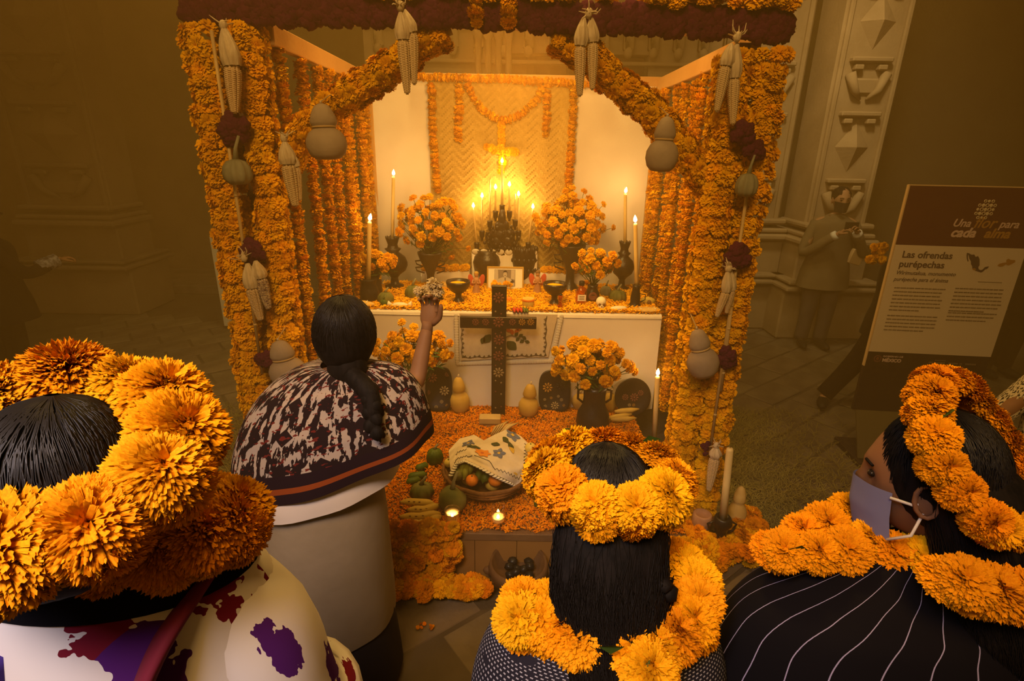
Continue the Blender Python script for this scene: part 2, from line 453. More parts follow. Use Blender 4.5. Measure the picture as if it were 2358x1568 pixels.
# ------------------------------------------------------------------ marigold heads (unit diameter 1, axis +z)
def marigold(np_, seed, m, frill=2, lo=1.95, tip=.28):
    r = random.Random(seed); mb = MB(); mb.ell((0, 0, -.03), (.30, .30, .26), 8, 5)
    ga = 2.39996
    for i in range(np_):
        f = (i + .5) / np_; th = math.acos(1 - f * (1 - cos(lo))) + r.uniform(-.07, .07); a = i * ga + r.uniform(-.25, .25)
        d = V((sin(th) * cos(a), sin(th) * sin(a), cos(th))); t = V((-sin(a), cos(a), 0)); dn = d.cross(t) * -1     # dn: away from the axis
        dn = V((cos(th) * cos(a), cos(th) * sin(a), -sin(th)))
        R1 = .5 * r.uniform(.86, 1.06); w = r.uniform(.055, .085) * (1.45 if np_ < 80 else .85 if np_ < 200 else .48 if np_ < 1200 else .36)
        tw = r.uniform(-.7, .7); tt = t * cos(tw) + d * 0 + dn * sin(tw)
        p0 = d * .2; p1 = d * (R1 * .78) + dn * .02; p2 = d * R1 + dn * tip * r.uniform(.15, .65)
        if frill == 0:
            vs = [p0, p1 - tt * w, p2 - tt * w * .7, p2 + tt * w * .7, p1 + tt * w]; fs = [(0, 1, 4), (1, 2, 3, 4)]
        else:
            e = d * r.uniform(.02, .05)
            vs = [p0 - tt * w * .3, p0 + tt * w * .3, p1 - tt * w, p1 + tt * w, p2 - tt * w * 1.25, p2 - tt * w * .45 - e, p2 + tt * w * .4 + e * .7, p2 + tt * w * 1.25 - e * .4]
            fs = [(0, 2, 3, 1), (2, 4, 5), (2, 5, 6, 3), (3, 6, 7)]
        mb.add(vs, fs)
    me = mb.mesh('marigold', True); me.materials.append(MATS[m]); return me


MG_LO = [marigold(66, 10 + k, 'marigold', 0) for k in range(3)]
MG_LOD = [marigold(66, 20 + k, 'marigold_deep', 0) for k in range(3)]
MG_LOG = [marigold(66, 25 + k, 'marigold_gold', 0) for k in range(2)]
MG_MI = [marigold(170, 30 + k, 'marigold', 2) for k in range(3)]
MG_MID = [marigold(170, 40 + k, 'marigold_deep', 2) for k in range(3)]
MG_PALE = [marigold(42, 70 + k, 'posy_pale', 0) for k in range(2)]
MG_HI = [marigold(1000, 50 + k, 'marigold_gold', 2) for k in range(3)]
MG_HIO = [marigold(1000, 60 + k, 'marigold_rich', 2) for k in range(3)]


MG_XL = [marigold(1700, 80 + k, ('marigold_rich', 'marigold_rich', 'marigold_gold')[k], 2) for k in range(3)]


def flower(parent, p, n, dia, lib=MG_LO, flat=.8, name='marigold', label=None):
    return put(name, RN.choice(lib), parent, p, n, (dia, dia, dia * flat), label=label)


def strand_loft(rings, n, seed, wav=.004):
    """loose hair strands lying over a lofted mass of hair"""
    r = random.Random(seed); mb = MB(); C_ = smooth_path([V(q[0]) for q in rings], 5); D_ = smooth_path([V((q[1], q[2], 0)) for q in rings], 5)
    for k in range(n):
        a = r.uniform(0, 2 * pi); i0 = r.randint(0, len(C_) // 2); i1 = r.randint(i0 + 4, len(C_) - 1) if i0 + 4 < len(C_) - 1 else len(C_) - 1; q = r.uniform(.97, 1.05); da = r.uniform(-.04, .04)
        pts = [C_[i] + V((cos(a + da * (i - i0)) * D_[i].x * q, sin(a + da * (i - i0)) * D_[i].y * q, 0)) + V((wav * sin(i * 1.3 + k), 0, 0)) for i in range(i0, i1 + 1, 2)]
        if len(pts) > 2: mb.tube(pts, [.0004] + [.0008] * (len(pts) - 2) + [.0003], 3, cap=False)
    return mb


def lerp(a, b, t): return a + (b - a) * t


def walk(pts, step):
    """evenly spaced (point, tangent) along a polyline"""
    pts = [V(p) for p in pts]; out = []; acc = 0; nxt = step * .5
    for a, b in zip(pts, pts[1:]):
        l = (b - a).length
        while nxt <= acc + l: out.append((a + (b - a) * ((nxt - acc) / l), (b - a).normalized())); nxt += step
        acc += l
    return out


def smooth_path(pts, n=8):
    pts = [V(p) for p in pts]; out = []
    for i in range(len(pts) - 1):
        p0, p1, p2, p3 = pts[max(i - 1, 0)], pts[i], pts[i + 1], pts[min(i + 2, len(pts) - 1)]
        for k in range(n):
            t = k / n; out.append(.5 * ((2 * p1) + (p2 - p0) * t + (2 * p0 - 5 * p1 + 4 * p2 - p3) * t * t + (3 * p1 - p0 - 3 * p2 + p3) * t ** 3))
    out.append(pts[-1]); return out


def jit(a): return V((U(-a, a), U(-a, a), U(-a, a)))


def garland(name, label, pts, dia, step, lib, group=None, cat='garland', cord=True, tilt=.35, parent=None):
    """threaded string of marigold heads along a path"""
    t = thing(name, label, cat, pts[0], group)
    if cord: ob('cord', MB().tube(pts, .002, 4), 'reed', t)
    for p, d in walk(pts, step):
        flower(t, p + jit(dia * .06), d * RN.choice((1, 1, -1)) + jit(tilt), dia * U(.85, 1.15), lib, U(.75, 1))
    return t
# ================================================================== SETTING
def struct(name, mb, m, parent=None, smooth=False):
    return ob(name, mb, m, parent, smooth, kind=None if parent is not None else 'structure')


floor = struct('floor', MB().box((0, 3.5, -.06), (40, 19, .1), ch=.01), 'ground')
# paving stones laid on the diagonal, joints recessed
st_me = MB().box((0, 0, 0), (.47, .27, .05), ch=.14).mesh('paving_stone', False); st_me.materials.append(MATS['stone'])
k = 0; STN = []
for i in range(-16, 17):
    for j in range(-12, 34):
        a = radians(38); u_, v_ = i * .49 + (j % 2) * .245, j * .29
        p = V((cos(a) * u_ - sin(a) * v_, 2.2 + sin(a) * u_ + cos(a) * v_, -.028 + U(-.006, .008)))
        q = p - CAM; 
        if q.dot(FW) < 1.2 or not (1.35 < p.y < 6.25) or not (-4.9 < p.x < 4.7): continue
        x = 1179 + FPX * q.dot(RT) / q.dot(FW); y = 784 - FPX * q.dot(UP) / q.dot(FW)
        if not (-60 < x < 2420 and y < 1600): continue
        if (-1.0 < p.x < .95 and 2.2 < p.y < 4.3) or (1.0 < p.x < 2.2 and p.y < 1.5): continue
        k += 1; STN.append((q.length, k, p, a + U(-.02, .02)))
STN.sort(); far = MB()
for n_, (_, _, p, a) in enumerate(STN):
    if n_ < 290: ob('paving_stone', st_me, None, floor, world=Matrix.Translation(p) @ Matrix.Rotation(a, 4, 'Z'))
    else: far.box(p, (.47, .27, .05), Matrix.Rotation(a, 3, 'Z'), .14)
if far.v: ob('far_paving', far, 'stone', floor, False, kind='stuff')

# plain walls with ashlar courses behind
wl = struct('wall_back', MB().box((0, 8.65, 3.0), (40, .3, 6.2), ch=.02), 'stone_wall')
wr = struct('wall_right', MB().box((9.4, 7.3, 3.0), (11.4, .3, 6.2), ch=.02), 'stone_dark')
struct('trim_1', MB().box((-3.2, 8.0, .055), (7.4, 1.2, .13), ch=.1), 'stone')            # step of the far doorway
bb = struct('trim_2', MB().box((5.9, 6.75, .05), (3.0, .9, .11), ch=.1), 'stone_dark')
struct('tread', MB().box((5.9, 6.72, .115), (2.96, .8, .02)), 'red_board', bb)
# centre portal: jamb, frieze, fluted shafts and door leaves
pt = struct('wall_center', MB().box((-.95, 6.75, 2.6), (1.45, .3, 5.4), ch=.02).box((2.1, 6.75, 2.6), (1.3, .3, 5.4), ch=.02).box((.62, 6.8, 4.2), (1.8, .3, 2.4), ch=.02), 'stone_carved')
for i in range(4): struct('flute', MB().lathe([(.05, 0), (.05, .1), (.035, .13), (.035, 3.1), (.055, 3.14), (.055, 3.2)], (-.42 + i * .11, 6.5, 0), 10), 'stone_carved', pt, True)
for i in range(16):
    struct('bracket', MB().box((-1.5 + i * .27, 6.56, 3.12), (.11, .1, .2), ch=.2).ell((-1.5 + i * .27, 6.53, 3.0), (.05, .05, .06), 8, 6), 'stone_carved', pt, True)
struct('frieze', MB().box((.55, 6.58, 3.26), (4.4, .12, .06), ch=.2).box((.55, 6.58, 2.9), (4.4, .08, .04), ch=.2), 'stone_carved', pt)
dr = struct('door_1', MB().box((.62, 6.9, 1.6), (1.9, .06, 3.2)), 'wood_old')
for i in range(4):
    for j in range(4): struct('panel', MB().box((-.07 + i * .46, 6.86, .45 + j * .75), (.38, .05, .62), ch=.3), 'wood_old', dr)


def lozenge(c, w, h, d):
    m_ = MB(); c = V(c); m_.add([c + V((-w, 0, 0)), c + V((0, 0, -h)), c + V((w, 0, 0)), c + V((0, 0, h)), c + V((0, -d, 0))], [(0, 1, 4), (1, 2, 4), (2, 3, 4), (3, 0, 4)]); return m_


def pilaster(name, x0, x1, y, zb, top, m, side=1):
    """square pillar on a pedestal, its face carved with lozenges between brackets"""
    w = x1 - x0; cx = (x0 + x1) / 2
    p = struct(name, MB().box((cx, y + .25, (zb + top) / 2), (w, .5, top - zb), ch=.03).box((cx, y + .2, .29), (w + .35, .75, .58), ch=.03).box((cx, y + .22, .86), (w + .12, .62, .56), ch=.03), m)
    for z, e, h in ((.60, .42, .05), (.665, .34, .04), (1.10, .2, .07), (1.17, .12, .05), (zb + .05, .08, .06)):
        struct('moulding', MB().box((cx, y + .2, z), (w + e, .56 + e, h), ch=.3), m, p)
    for s in (-1, 1):
        struct('fillet', MB().box((cx + s * (w / 2 - .05), y - .012, (zb + top) / 2), (.05, .05, top - zb - .1), ch=.25), m, p)
    z = zb + .28; i = 0; pw = w / 2 - .12
    while z < top - .2:
        if i % 2:
            struct('lozenge', lozenge((cx, y, z), pw * .82, .25, .10), m, p); dz = .34
        else:
            struct('boss', MB().box((cx, y, z), (pw * 1.2, .06, .15), ch=.3), m, p)
            for s in (-1, 1): struct('leaf_carving', MB().tube([(cx + s * pw * .85, y - .03, z + .12), (cx + s * pw * .55, y - .05, z - .04), (cx + s * pw * .15, y - .02, z - .12)], [.05, .04, .015], 6), m, p, True)
            dz = .26
        struct('ledge', MB().box((cx, y - .02, z + dz - .02), (pw * 1.9, .10, .05), ch=.25), m, p)
        for s in (-1, 1): struct('dentil', MB().box((cx + s * pw * .55, y - .03, z + dz - .09), (pw * .42, .07, .05), ch=.2), m, p)
        z += dz + (.24 if i % 2 else .32); i += 1
    return p


pilaster('pillar_right', 3.2, 3.87, 6.05, 1.22, 5.2, 'stone_carved')
pilaster('pillar_right_inner', 2.34, 3.08, 6.4, 1.22, 5.2, 'stone_carved')
pilaster('pillar_left', -5.75, -4.75, 6.5, 1.22, 5.2, 'stone_wall')

# hazy incense smoke that fills the place
hz = bpy.data.materials.new('haze'); MATS['haze'] = hz; hz.use_nodes = True; nt = hz.node_tree; nt.nodes.clear()
vo = nt.nodes.new('ShaderNodeVolumeScatter'); vo.inputs['Color'].default_value = (1, .64, .20, 1); vo.inputs['Density'].default_value = .082; vo.inputs['Anisotropy'].default_value = .1
mo = nt.nodes.new('ShaderNodeOutputMaterial'); nt.links.new(vo.outputs[0], mo.inputs['Volume'])
tag(ob('incense_haze', MB().box((0, 4.95, 2.35), (13.6, 7.3, 4.9), ch=.01), 'haze', smooth=False), 'thin golden incense haze filling the square around the altar', 'haze', kind='stuff')
sm = bpy.data.materials.new('smoke'); MATS['smoke'] = sm; sm.use_nodes = True; nt = sm.node_tree; nt.nodes.clear(); N = nt.nodes; L = nt.links
vo = N.new('ShaderNodeVolumeScatter'); vo.inputs['Color'].default_value = (1, .78, .42, 1); mo = N.new('ShaderNodeOutputMaterial'); L.new(vo.outputs[0], mo.inputs['Volume'])
tx = N.new('ShaderNodeTexCoord'); mp = N.new('ShaderNodeMapping'); mp.inputs['Location'].default_value = (-1, -1, -1); mp.inputs['Scale'].default_value = (2, 2, 2); L.new(tx.outputs['Generated'], mp.inputs[0])
gr = N.new('ShaderNodeTexGradient'); gr.gradient_type = 'SPHERICAL'; L.new(mp.outputs[0], gr.inputs[0])
nz = N.new('ShaderNodeTexNoise'); nz.inputs['Scale'].default_value = 5; nz.inputs['Detail'].default_value = 1; L.new(tx.outputs['Object'], nz.inputs['Vector'])
d1 = mth(N, L, 'POWER', gr.outputs['Fac'], 1.3); L.new(mth(N, L, 'MULTIPLY', mth(N, L, 'MULTIPLY', d1, nz.outputs['Fac']), 5.0), vo.inputs['Density'])
for px, py, Y, r in ((1010, 600, 3.7, (.26, .2, .30)), (985, 560, 3.8, (.34, .22, .42)), (1170, 1290, 1.95, (.3, .22, .42)), (1420, 940, 3.0, (.2, .15, .25)), (1215, 480, 3.6, (.55, .4, .7))):
    p = at(px, py, Y=Y)
    o = ob('incense_smoke', MB().ell(p, r, 20, 12, .25, 3, seed=px), 'smoke')
    tag(o, 'drifting puff of pale smoke ' + {1010: 'in front of the vase beside the altar candelabra', 985: 'over the big bouquet beside the speckled cape woman', 1170: 'rising from the clay brazier', 1420: 'in front of the round black plate', 1215: 'above the black candelabra'}[px], 'smoke', kind='stuff')

s2 = sm.copy(); s2.name = 'smoke_thin'; MATS['smoke_thin'] = s2
[n for n in s2.node_tree.nodes if n.type == 'MATH' and abs(n.inputs[1].default_value - 5.0) < .01][0].inputs[1].default_value = 2.0
tag(ob('incense_smoke', MB().ell((-.02, 3.5, 1.45), (1.0, .72, 1.05), 24, 14), 'smoke_thin'), 'thin golden veil of smoke filling the booth above the altar table', 'smoke', kind='stuff')

# dry grass strewn on the paving on both sides
def straw(name, label, cnt, spot):
    vs = []; fs = []
    for i in range(cnt):
        x, y = spot(); a = U(0, pi); l = U(.05, .17); b = U(-.7, .7); w = .0016; z = U(.002, .028); pr = []
        for k in range(3):
            t = k / 2; aa = a + b * t; pr.append(V((x + cos(aa) * l * t, y + sin(aa) * l * t, z + (.018 * sin(pi * t)) + U(0, .008))))
        n = V((-sin(a), cos(a), 0)) * w; o = len(vs)
        for p in pr: vs += [p - n, p + n]
        fs += [(o, o + 1, o + 3, o + 2), (o + 2, o + 3, o + 5, o + 4)]
    m_ = MB(); m_.v = [tuple(v) for v in vs]; m_.f = fs; m_.uv = [(0, 0)] * len(vs)
    return tag(ob(name, m_, 'straw', smooth=False), label, 'straw', kind='stuff')


straw('straw', 'thin layer of dry grass strewn on paving below the information sign', 9000, lambda: (1.28 + abs(RN.gauss(0, .5)), U(1.5, 4.0)))
straw('straw', 'thin layer of dry grass strewn on paving beside the orange crowned walker', 8000, lambda: (-1.42 - abs(RN.gauss(0, .5)), U(1.4, 3.9)))

# iron bollard, faint in the distance
p = at(292, 640, Z=0)
b = thing('street_bollard', 'faint reddish bollard with pale bands by the far wall', 'bollard', p)
ob('post', MB().lathe([(.09, 0), (.09, .12), (.055, .16), (.055, .86), (.075, .9), (.06, 1.0), (0.01, 1.04)], p, 14), 'red_board', b)
for z in (.78, .93): ob('band', MB().lathe([(.064, z), (.066, z + .005), (.066, z + .03), (.064, z + .035)], p, 14), 'ink_pink', b)

# ================================================================== BOOTH
YF, YB, ZR = 2.57, 4.25, 2.46
DZ = .30                                    # height of the dais
XL, XR = -1.07, 1.03
fr = thing('altar_booth', 'open wooden altar booth of pale planks carrying the flower curtains', 'booth', (0, YF, 0))
LO = at(457, 45, Y=YF).x; LI = at(566, 60, Y=YF).x; RO = at(1782, 100, Y=YF).x; RI = at(1692, 150, Y=YF).x
for x, y in ((LO, YF + .05), (LI, YF + .05), (RO, YF + .05), (RI, YF + .05), (XL, YB + .03), (XR, YB + .03)):
    ob('post', MB().box((x, y, 1.19), (.06, .06, 2.38)), 'wood_new', fr, False)
for x0, x1 in ((XL, -1.04), (XR, .99)):
    ob('rail', MB().box((x0, (YF + YB) / 2 + .05, ZR - .01), (.045, YB - YF, .085)), 'wood_new', fr, False)
bl, br_ = at(425, 24, Y=YF), at(1822, 68, Y=YF)
ob('crossbeam', MB().tube([bl + V((0, .02, .0)), br_ + V((0, .02, 0))], .04, 4), 'wood_new', fr, False)
ob('back_rail', MB().box((0, YB + .03, 2.47), (XR - XL, .05, .07)), 'wood_new', fr, False)
ob('slat', MB().box((LO + .10, YF + .06, 1.3), (.05, .02, 2.3)), 'wood_old', fr, False)
ob('slat', MB().box((RO - .10, YF + .06, 1.3), (.05, .02, 2.3)), 'wood_old', fr, False)

# four posts wrapped in marigolds, a thing each
for nm, x, z1, w, ins, ph in (('outer wrapped post on the speckled cape side', LO, 2.47, .15, 1, 0), ('inner wrapped post on the speckled cape side', LI, 2.47, .115, 1, .3),
                         ('outer wrapped post on the information sign side', RO, 2.41, .15, -1, 0), ('inner wrapped post on the information sign side', RI, 2.40, .135, -1, .3)):
    t = thing('marigold_wrap', nm + ' densely covered in orange marigolds', 'garland', (x, YF, .03), 'wrapped posts of the altar')
    n = 49; 
    for i in range(n):
        z = .05 + (z1 - .05) * (i + .5) / n
        for kx in (-1, 0, 1):
            flower(t, V((x + kx * w * .32 + U(-.012, .012), YF - .035 - U(0, .018) + abs(kx) * .012, z + U(-.012, .012))), V((kx * .5 + U(-.3, .3), -.75, .45 + U(-.5, .5))), U(.062, .082), MG_MI if kx == 0 else MG_LO, .75)
        flower(t, V((x + ins * w * .46, YF + .03, z + U(-.01, .01))), V((ins, -.3, U(-.3, .5))), U(.06, .075), MG_LO, .75)
        if i % 2: flower(t, V((x - ins * w * .46, YF + .03, z + U(-.01, .01))), V((-ins, -.3, U(-.3, .5))), U(.06, .075), MG_LO, .75)

# purple velvet flower band on the crossbeam and gold marigolds above it
cock = []
for s_ in range(3):
    m_ = MB()
    for k in range(7):
        a = k * 2.4; m_.ell((cos(a) * .24 * (k > 0), sin(a) * .24 * (k > 0), .05 - .02 * k), (.30, .30, .24), 12, 8, .45, 9, seed=s_ * 9 + k)
    me = m_.mesh('velvet_bloom'); me.materials.append(MATS['velvet']); cock.append(me)
pb = thing('velvet_flower_band', 'band of dark wine velvet flowers along the top crossbeam', 'garland', bl)
N_ = 46
for i in range(N_):
    c = bl.lerp(br_, (i + .5) / N_)
    for dz in (-.018, .028): put('velvet_bloom', RN.choice(cock), pb, c + V((U(-.01, .01), -.02, dz + U(-.006, .006) + .014 * sin(pi * (i + .5) / N_))), V((U(-.3, .3), -1, dz * 6)), U(.078, .095))
tg = thing('crossbeam_garland', 'golden marigold garland lying along the top of the crossbeam', 'garland', bl + V((0, 0, .09)))
for i in range(44):
    f = (i + .5) / 44
    if .36 > f > .46: continue
    c = bl.lerp(br_, f) + V((0, 0, .095 if f > .3 else .12))
    if .62 < f < .74 and i % 3: continue
    for k in range(3): flower(tg, c + V((U(-.02, .02), -.05 + k * .05, U(-.02, .02))), V((U(-.4, .4), -.6 + k * .5, .8)), U(.07, .085), MG_LOG + MG_MI, .75)
for px, nm in ((1096, 'closer to the corn pair beside the swag'), (1171, 'closer to the middle of the beam')):
    a_, b_ = at(px, -8, Y=YF - .07), at(px + 1, 58, Y=YF - .07)
    garland('short_garland', 'short marigold strip hung over the wine band, ' + nm, [a_, b_], .062, .036, MG_LOG + MG_MI, 'short strips on the crossbeam', tilt=.4)

# flower arch, two thick arms under the beam
def arm(label, path, dia, Y):
    pts = smooth_path([at(x, y, Y=Y) for x, y in path], 6)
    t = thing('arch_garland', label, 'garland', pts[0], 'arms of the flower arch')
    ob('hoop', MB().tube(pts, .02, 6), 'reed', t)
    for p, d in walk(pts, .052):
        s = d.cross(V((0, 1, 0))).normalized()
        for k in range(7):
            a = 2 * pi * k / 7 + U(-.3, .3); n = s * cos(a) + V((0, -1, 0)) * sin(a)
            if n.y > .75: continue
            flower(t, p + n * dia * .32 + jit(.01), n + jit(.25), U(.06, .08), MG_MI, .75)


arm('thick marigold arch arm rising behind the two-lobed gourd on the speckled cape side', [(655, 395), (690, 320), (745, 262), (815, 210), (880, 172), (935, 128), (985, 92), (1040, 70)], .15, YF + .06)
arm('thick marigold arch arm falling behind the two-lobed gourd on the information sign side', [(1275, 88), (1325, 112), (1385, 160), (1440, 205), (1495, 255), (1550, 320), (1600, 385), (1640, 450)], .165, YF + .06)

# side curtains of threaded marigolds
def lad(i): return ['first', 'second', 'third', 'fourth', 'fifth', 'sixth', 'seventh', 'eighth', 'ninth', 'tenth', 'last'][i]


def side(xw, sg, where, n, y0):
    for i in range(n):
        y = lerp(y0, YB - .06, (i / (n - 1)) ** .96); x = xw + U(-.012, .012) * 2
        zt = ZR - .09 - U(0, .02); zb = .62 + U(-.05, .05) if i == 0 else U(.33, .5)
        pts = [(x, y, zt + .05), (x + U(-.01, .01), y + U(-.01, .01), 1.5), (x + U(-.01, .01), y, zb)]
        garland('marigold_string', lad(i) + ' hanging marigold string from the front on the ' + where, pts, .071, .036, MG_LO, 'curtain strings on the ' + where, tilt=.3)


side(XL, 1, 'speckled cape side', 8, YF + .13)
side(XR, -1, 'information sign side', 9, YF + .11)

# back cloth and palm mat
def sheet(p00, p10, p11, p01, nu, nv, fold):
    p00, p10, p11, p01 = map(V, (p00, p10, p11, p01))
    return MB().grid(lambda u, v: p00.lerp(p10, u).lerp(p01.lerp(p11, u), v) + V((0, fold * (sin(u * 17 + v) * .6 + noise.noise(V((u * 3, v * 2.2, 1.3)))), 0)), nu, nv)


tag(ob('back_cloth', sheet((-1.06, YB, .35), (1.0, YB, .35), (1.0, YB, 2.44), (-1.06, YB, 2.46), 60, 40, .012), 'cloth_white'), 'white cloth hanging behind the altar on both sides of the palm mat', 'cloth')
a_, b_ = at(984, 185, Y=YB - .03), at(1330, 197, Y=YB - .03)
mx0, mx1, mz1, mz0 = a_.x, b_.x, a_.z, 1.12
pm = thing('palm_mat', 'woven palm leaf mat hanging behind the candelabra', 'mat', ((mx0 + mx1) / 2, YB - .03, mz0))
ob('backing', MB().box(((mx0 + mx1) / 2, YB - .02, (mz0 + mz1) / 2), (mx1 - mx0, .006, mz1 - mz0)), 'palm_shade', pm, False)
wv = [MB(), MB()]; s_ = .013; ni = int((mx1 - mx0) / s_); nj = int((mz1 - mz0) / s_)
for i in range(ni):
    for j in range(nj):
        k = ((i if (i // 6) % 2 == 0 else -i) + j) % 4
        if k not in (0, 2): continue
        x, z = mx0 + (i + .5) * s_, mz0 + (j + .5) * s_; h = s_ * .5; y = YB - .027
        if k == 0: q = [(x - h, y, z - h), (x + 3 * h, y + .001, z - h), (x + 3 * h, y - .003, z + h), (x - h, y - .003, z + h)]
        else: q = [(x - h, y, z - h), (x + h, y - .003, z - h), (x + h, y - .003, z + 3 * h), (x - h, y + .001, z + 3 * h)]
        wv[k // 2].add(q, [(0, 1, 2, 3)])
for k in (0, 1): ob('weave', wv[k], ('palm', 'palm_shade')[k], pm, False, kind='stuff')
YM = YB - .05
P = lambda x, y: at(x, y, Y=YM)
GB = 'marigold strings on the palm mat'
garland('mat_garland', 'marigold string edging the palm mat on the speckled cape side', [P(993, 190), P(996, 300), P(1008, 440)], .066, .036, MG_LO, GB)
garland('mat_garland', 'marigold string edging the palm mat on the information sign side', [P(1322, 200), P(1316, 320), P(1306, 470)], .066, .036, MG_LO, GB)
garland('mat_garland', 'marigold string along the top edge of the mat and back cloth', [at(940, 176, Y=YM), at(1160, 182, Y=YM), at(1400, 197, Y=YM)], .06, .03, MG_LOG + MG_LO, GB)
garland('mat_garland', 'marigold swag drooping across the palm mat', smooth_path([P(1075, 190), P(1092, 228), P(1125, 262), P(1165, 277), P(1205, 258), P(1238, 225), P(1252, 195)]), .062, .034, MG_LO, GB)
garland('mat_garland', 'short marigold pendant below one end of the swag, nearer the speckled cape woman', [P(1058, 190), P(1055, 325)], .07, .036, MG_LO, GB)
garland('mat_garland', 'short marigold pendant below one end of the swag, nearer the information sign', [P(1262, 190), P(1256, 318)], .062, .036, MG_LO, GB)
t = thing('marigold_cross', 'cross made of marigold heads hanging on the palm mat', 'garland', P(1155, 350))
for path in ([P(1156, 280), P(1155, 400)], [P(1118, 340), P(1196, 354)]):
    for p, d in walk(path, .03): flower(t, p + jit(.008), V((U(-.5, .5), -1, U(-.5, .5))), U(.05, .066), MG_LO)

# white prop seen behind the outer wrapped post
pw = at(505, 755, Z=0)
tag(ob('white_prop', MB().box(at(499, 650, Y=pw.y) + V((.055, 0, 0)), (.085, .04, 1.02)).box(at(499, 570, Y=pw.y) + V((.05, 0, .1)), (.06, .03, .1)), 'cloth_white', smooth=False), 'narrow white board standing behind the outer wrapped post', 'board')
# ================================================================== HANGING ORNAMENTS
def cob_mesh(m, seed):
    r = random.Random(seed); mb = MB(); rows, cols = 24, 10

    def fn(u, v):      # unit length, hanging down -z, radius ~.11
        R_ = .105 * (min(1, .62 + v * 3.2) if v < .12 else 1) * (1 - .55 * max(0, (v - .25) / .75) ** 1.5) * (1 if v < .97 else .5)
        k = abs(sin(pi * u * cols)) ** .5 * (.35 + .65 * abs(sin(pi * (v * rows + (int(u * cols) % 2) * .5))) ** .5)
        q = R_ * (.72 + .30 * k); a = 2 * pi * u; return V((q * cos(a), q * sin(a), -v))
    mb.grid(fn, cols * 6, rows * 4, cu=True); me = mb.mesh('cob'); me.materials.append(MATS[m]); return me


COB = [cob_mesh('kernel', 1), cob_mesh('kernel', 2)]; COBD = cob_mesh('kernel_dark', 3)


def husk_mb(a, b, r0, r1):
    """folded back husk from knot a to cob top b"""
    mb = MB(); a, b = V(a), V(b); d = (b - a); L_ = d.length; R_ = axis(d)

    def fn(u, v):
        q = lerp(r0, r1, sin(min(1, v * 1.25) * pi / 2)) * (1 - .35 * max(0, v - .8) * 5 * .5) * (1 + .10 * sin(2 * pi * u * 7 + 3 * v) + .05 * sin(2 * pi * u * 13))
        return a + R_ @ V((q * cos(2 * pi * u), q * sin(2 * pi * u), L_ * v))
    mb.grid(fn, 40, 14, cu=True); mb.tube([a, b], r0 * .6, 6); return mb


def corn(label, knot, ears, Y=YF - .14, dark=(), strands=8, cat='corn'):
    """ears: (husk top px, cob top px, cob tip px, width px)"""
    K = at(*knot, Y=Y); t = thing('dried_corn', label, cat, K, 'dried corn tied to the altar front')
    for i, (h, c, e, w) in enumerate(ears):
        yy = Y + i * .012; H, C_, E = at(*h, Y=yy), at(*c, Y=yy), at(*e, Y=yy); L_ = (E - C_).length; R_ = w * mpp(C_) / 2
        ob('husk', husk_mb(H, C_, R_ * .25, R_ * 1.12), 'husk', t)
        me = COBD if i in dark else RN.choice(COB)
        ob('cob', me, None, t, world=Matrix.Translation(C_ - (E - C_) * .03) @ (V((0, 0, -1)).rotation_difference(E - C_).to_matrix().to_4x4()) @ Matrix.Diagonal((R_ / .105, R_ / .105, L_ * 1.03, 1)))
    mb = MB(); mb.ell(K, (.016, .014, .02), 10, 6, .3, 8)
    for k in range(strands):
        d = V((U(-1, 1), U(-.6, .1), U(-.1, 1))).normalized() * U(.02, .06); mb.tube([K, K + d * .6 + jit(.006), K + d + jit(.012)], [.004, .003, .0012], 4)
    ob('knot', mb, 'husk', t); ob('tie', MB().tube([K, V((K.x, YF - .03, K.z + .03)), V((K.x, YF + .03, K.z + .03))], .003, 5), 'reed', t); return t


corn('single large white ear on top of the wine bloom, upper speckled cape side post', (514, 58), [((515, 62), (535, 152), (541, 262), 38)], strands=3)
corn('pair of dried ears hanging from the crossbeam nearest the speckled cape woman', (922, 14), [((922, 28), (928, 92), (938, 218), 30), ((930, 22), (950, 76), (954, 196), 27)])
corn('pair of dried ears hanging from the middle right stretch of the crossbeam', (1356, 30), [((1345, 40), (1336, 106), (1335, 223), 28), ((1362, 40), (1365, 98), (1364, 208), 26)])
corn('pair of dried ears hanging from the crossbeam end nearest the information sign', (1698, 85), [((1685, 100), (1671, 152), (1650, 258), 27), ((1697, 98), (1690, 180), (1687, 288), 27)])
corn('pair of dried ears with a knotted husk hanging below the two-lobed gourd arch', (654, 318), [((655, 325), (664, 378), (681, 476), 34), ((662, 340), (683, 385), (691, 462), 18)])
corn('spread pair of ears, one dark speckled, below a wine bloom', (562, 594), [((570, 606), (580, 662), (601, 738), 30), ((588, 600), (600, 640), (619, 712), 28)], dark=(1,), strands=14)
corn('slim pair of thin ears hanging under a wine bloom by the bamboo rod', (1678, 618), [((1676, 622), (1672, 672), (1650, 730), 20), ((1684, 622), (1686, 668), (1672, 722), 16)], strands=12)
corn('lone ear with loose husk beside the unlit taper candle', (1650, 1026), [((1650, 1028), (1646, 1052), (1632, 1130), 24)], strands=7)

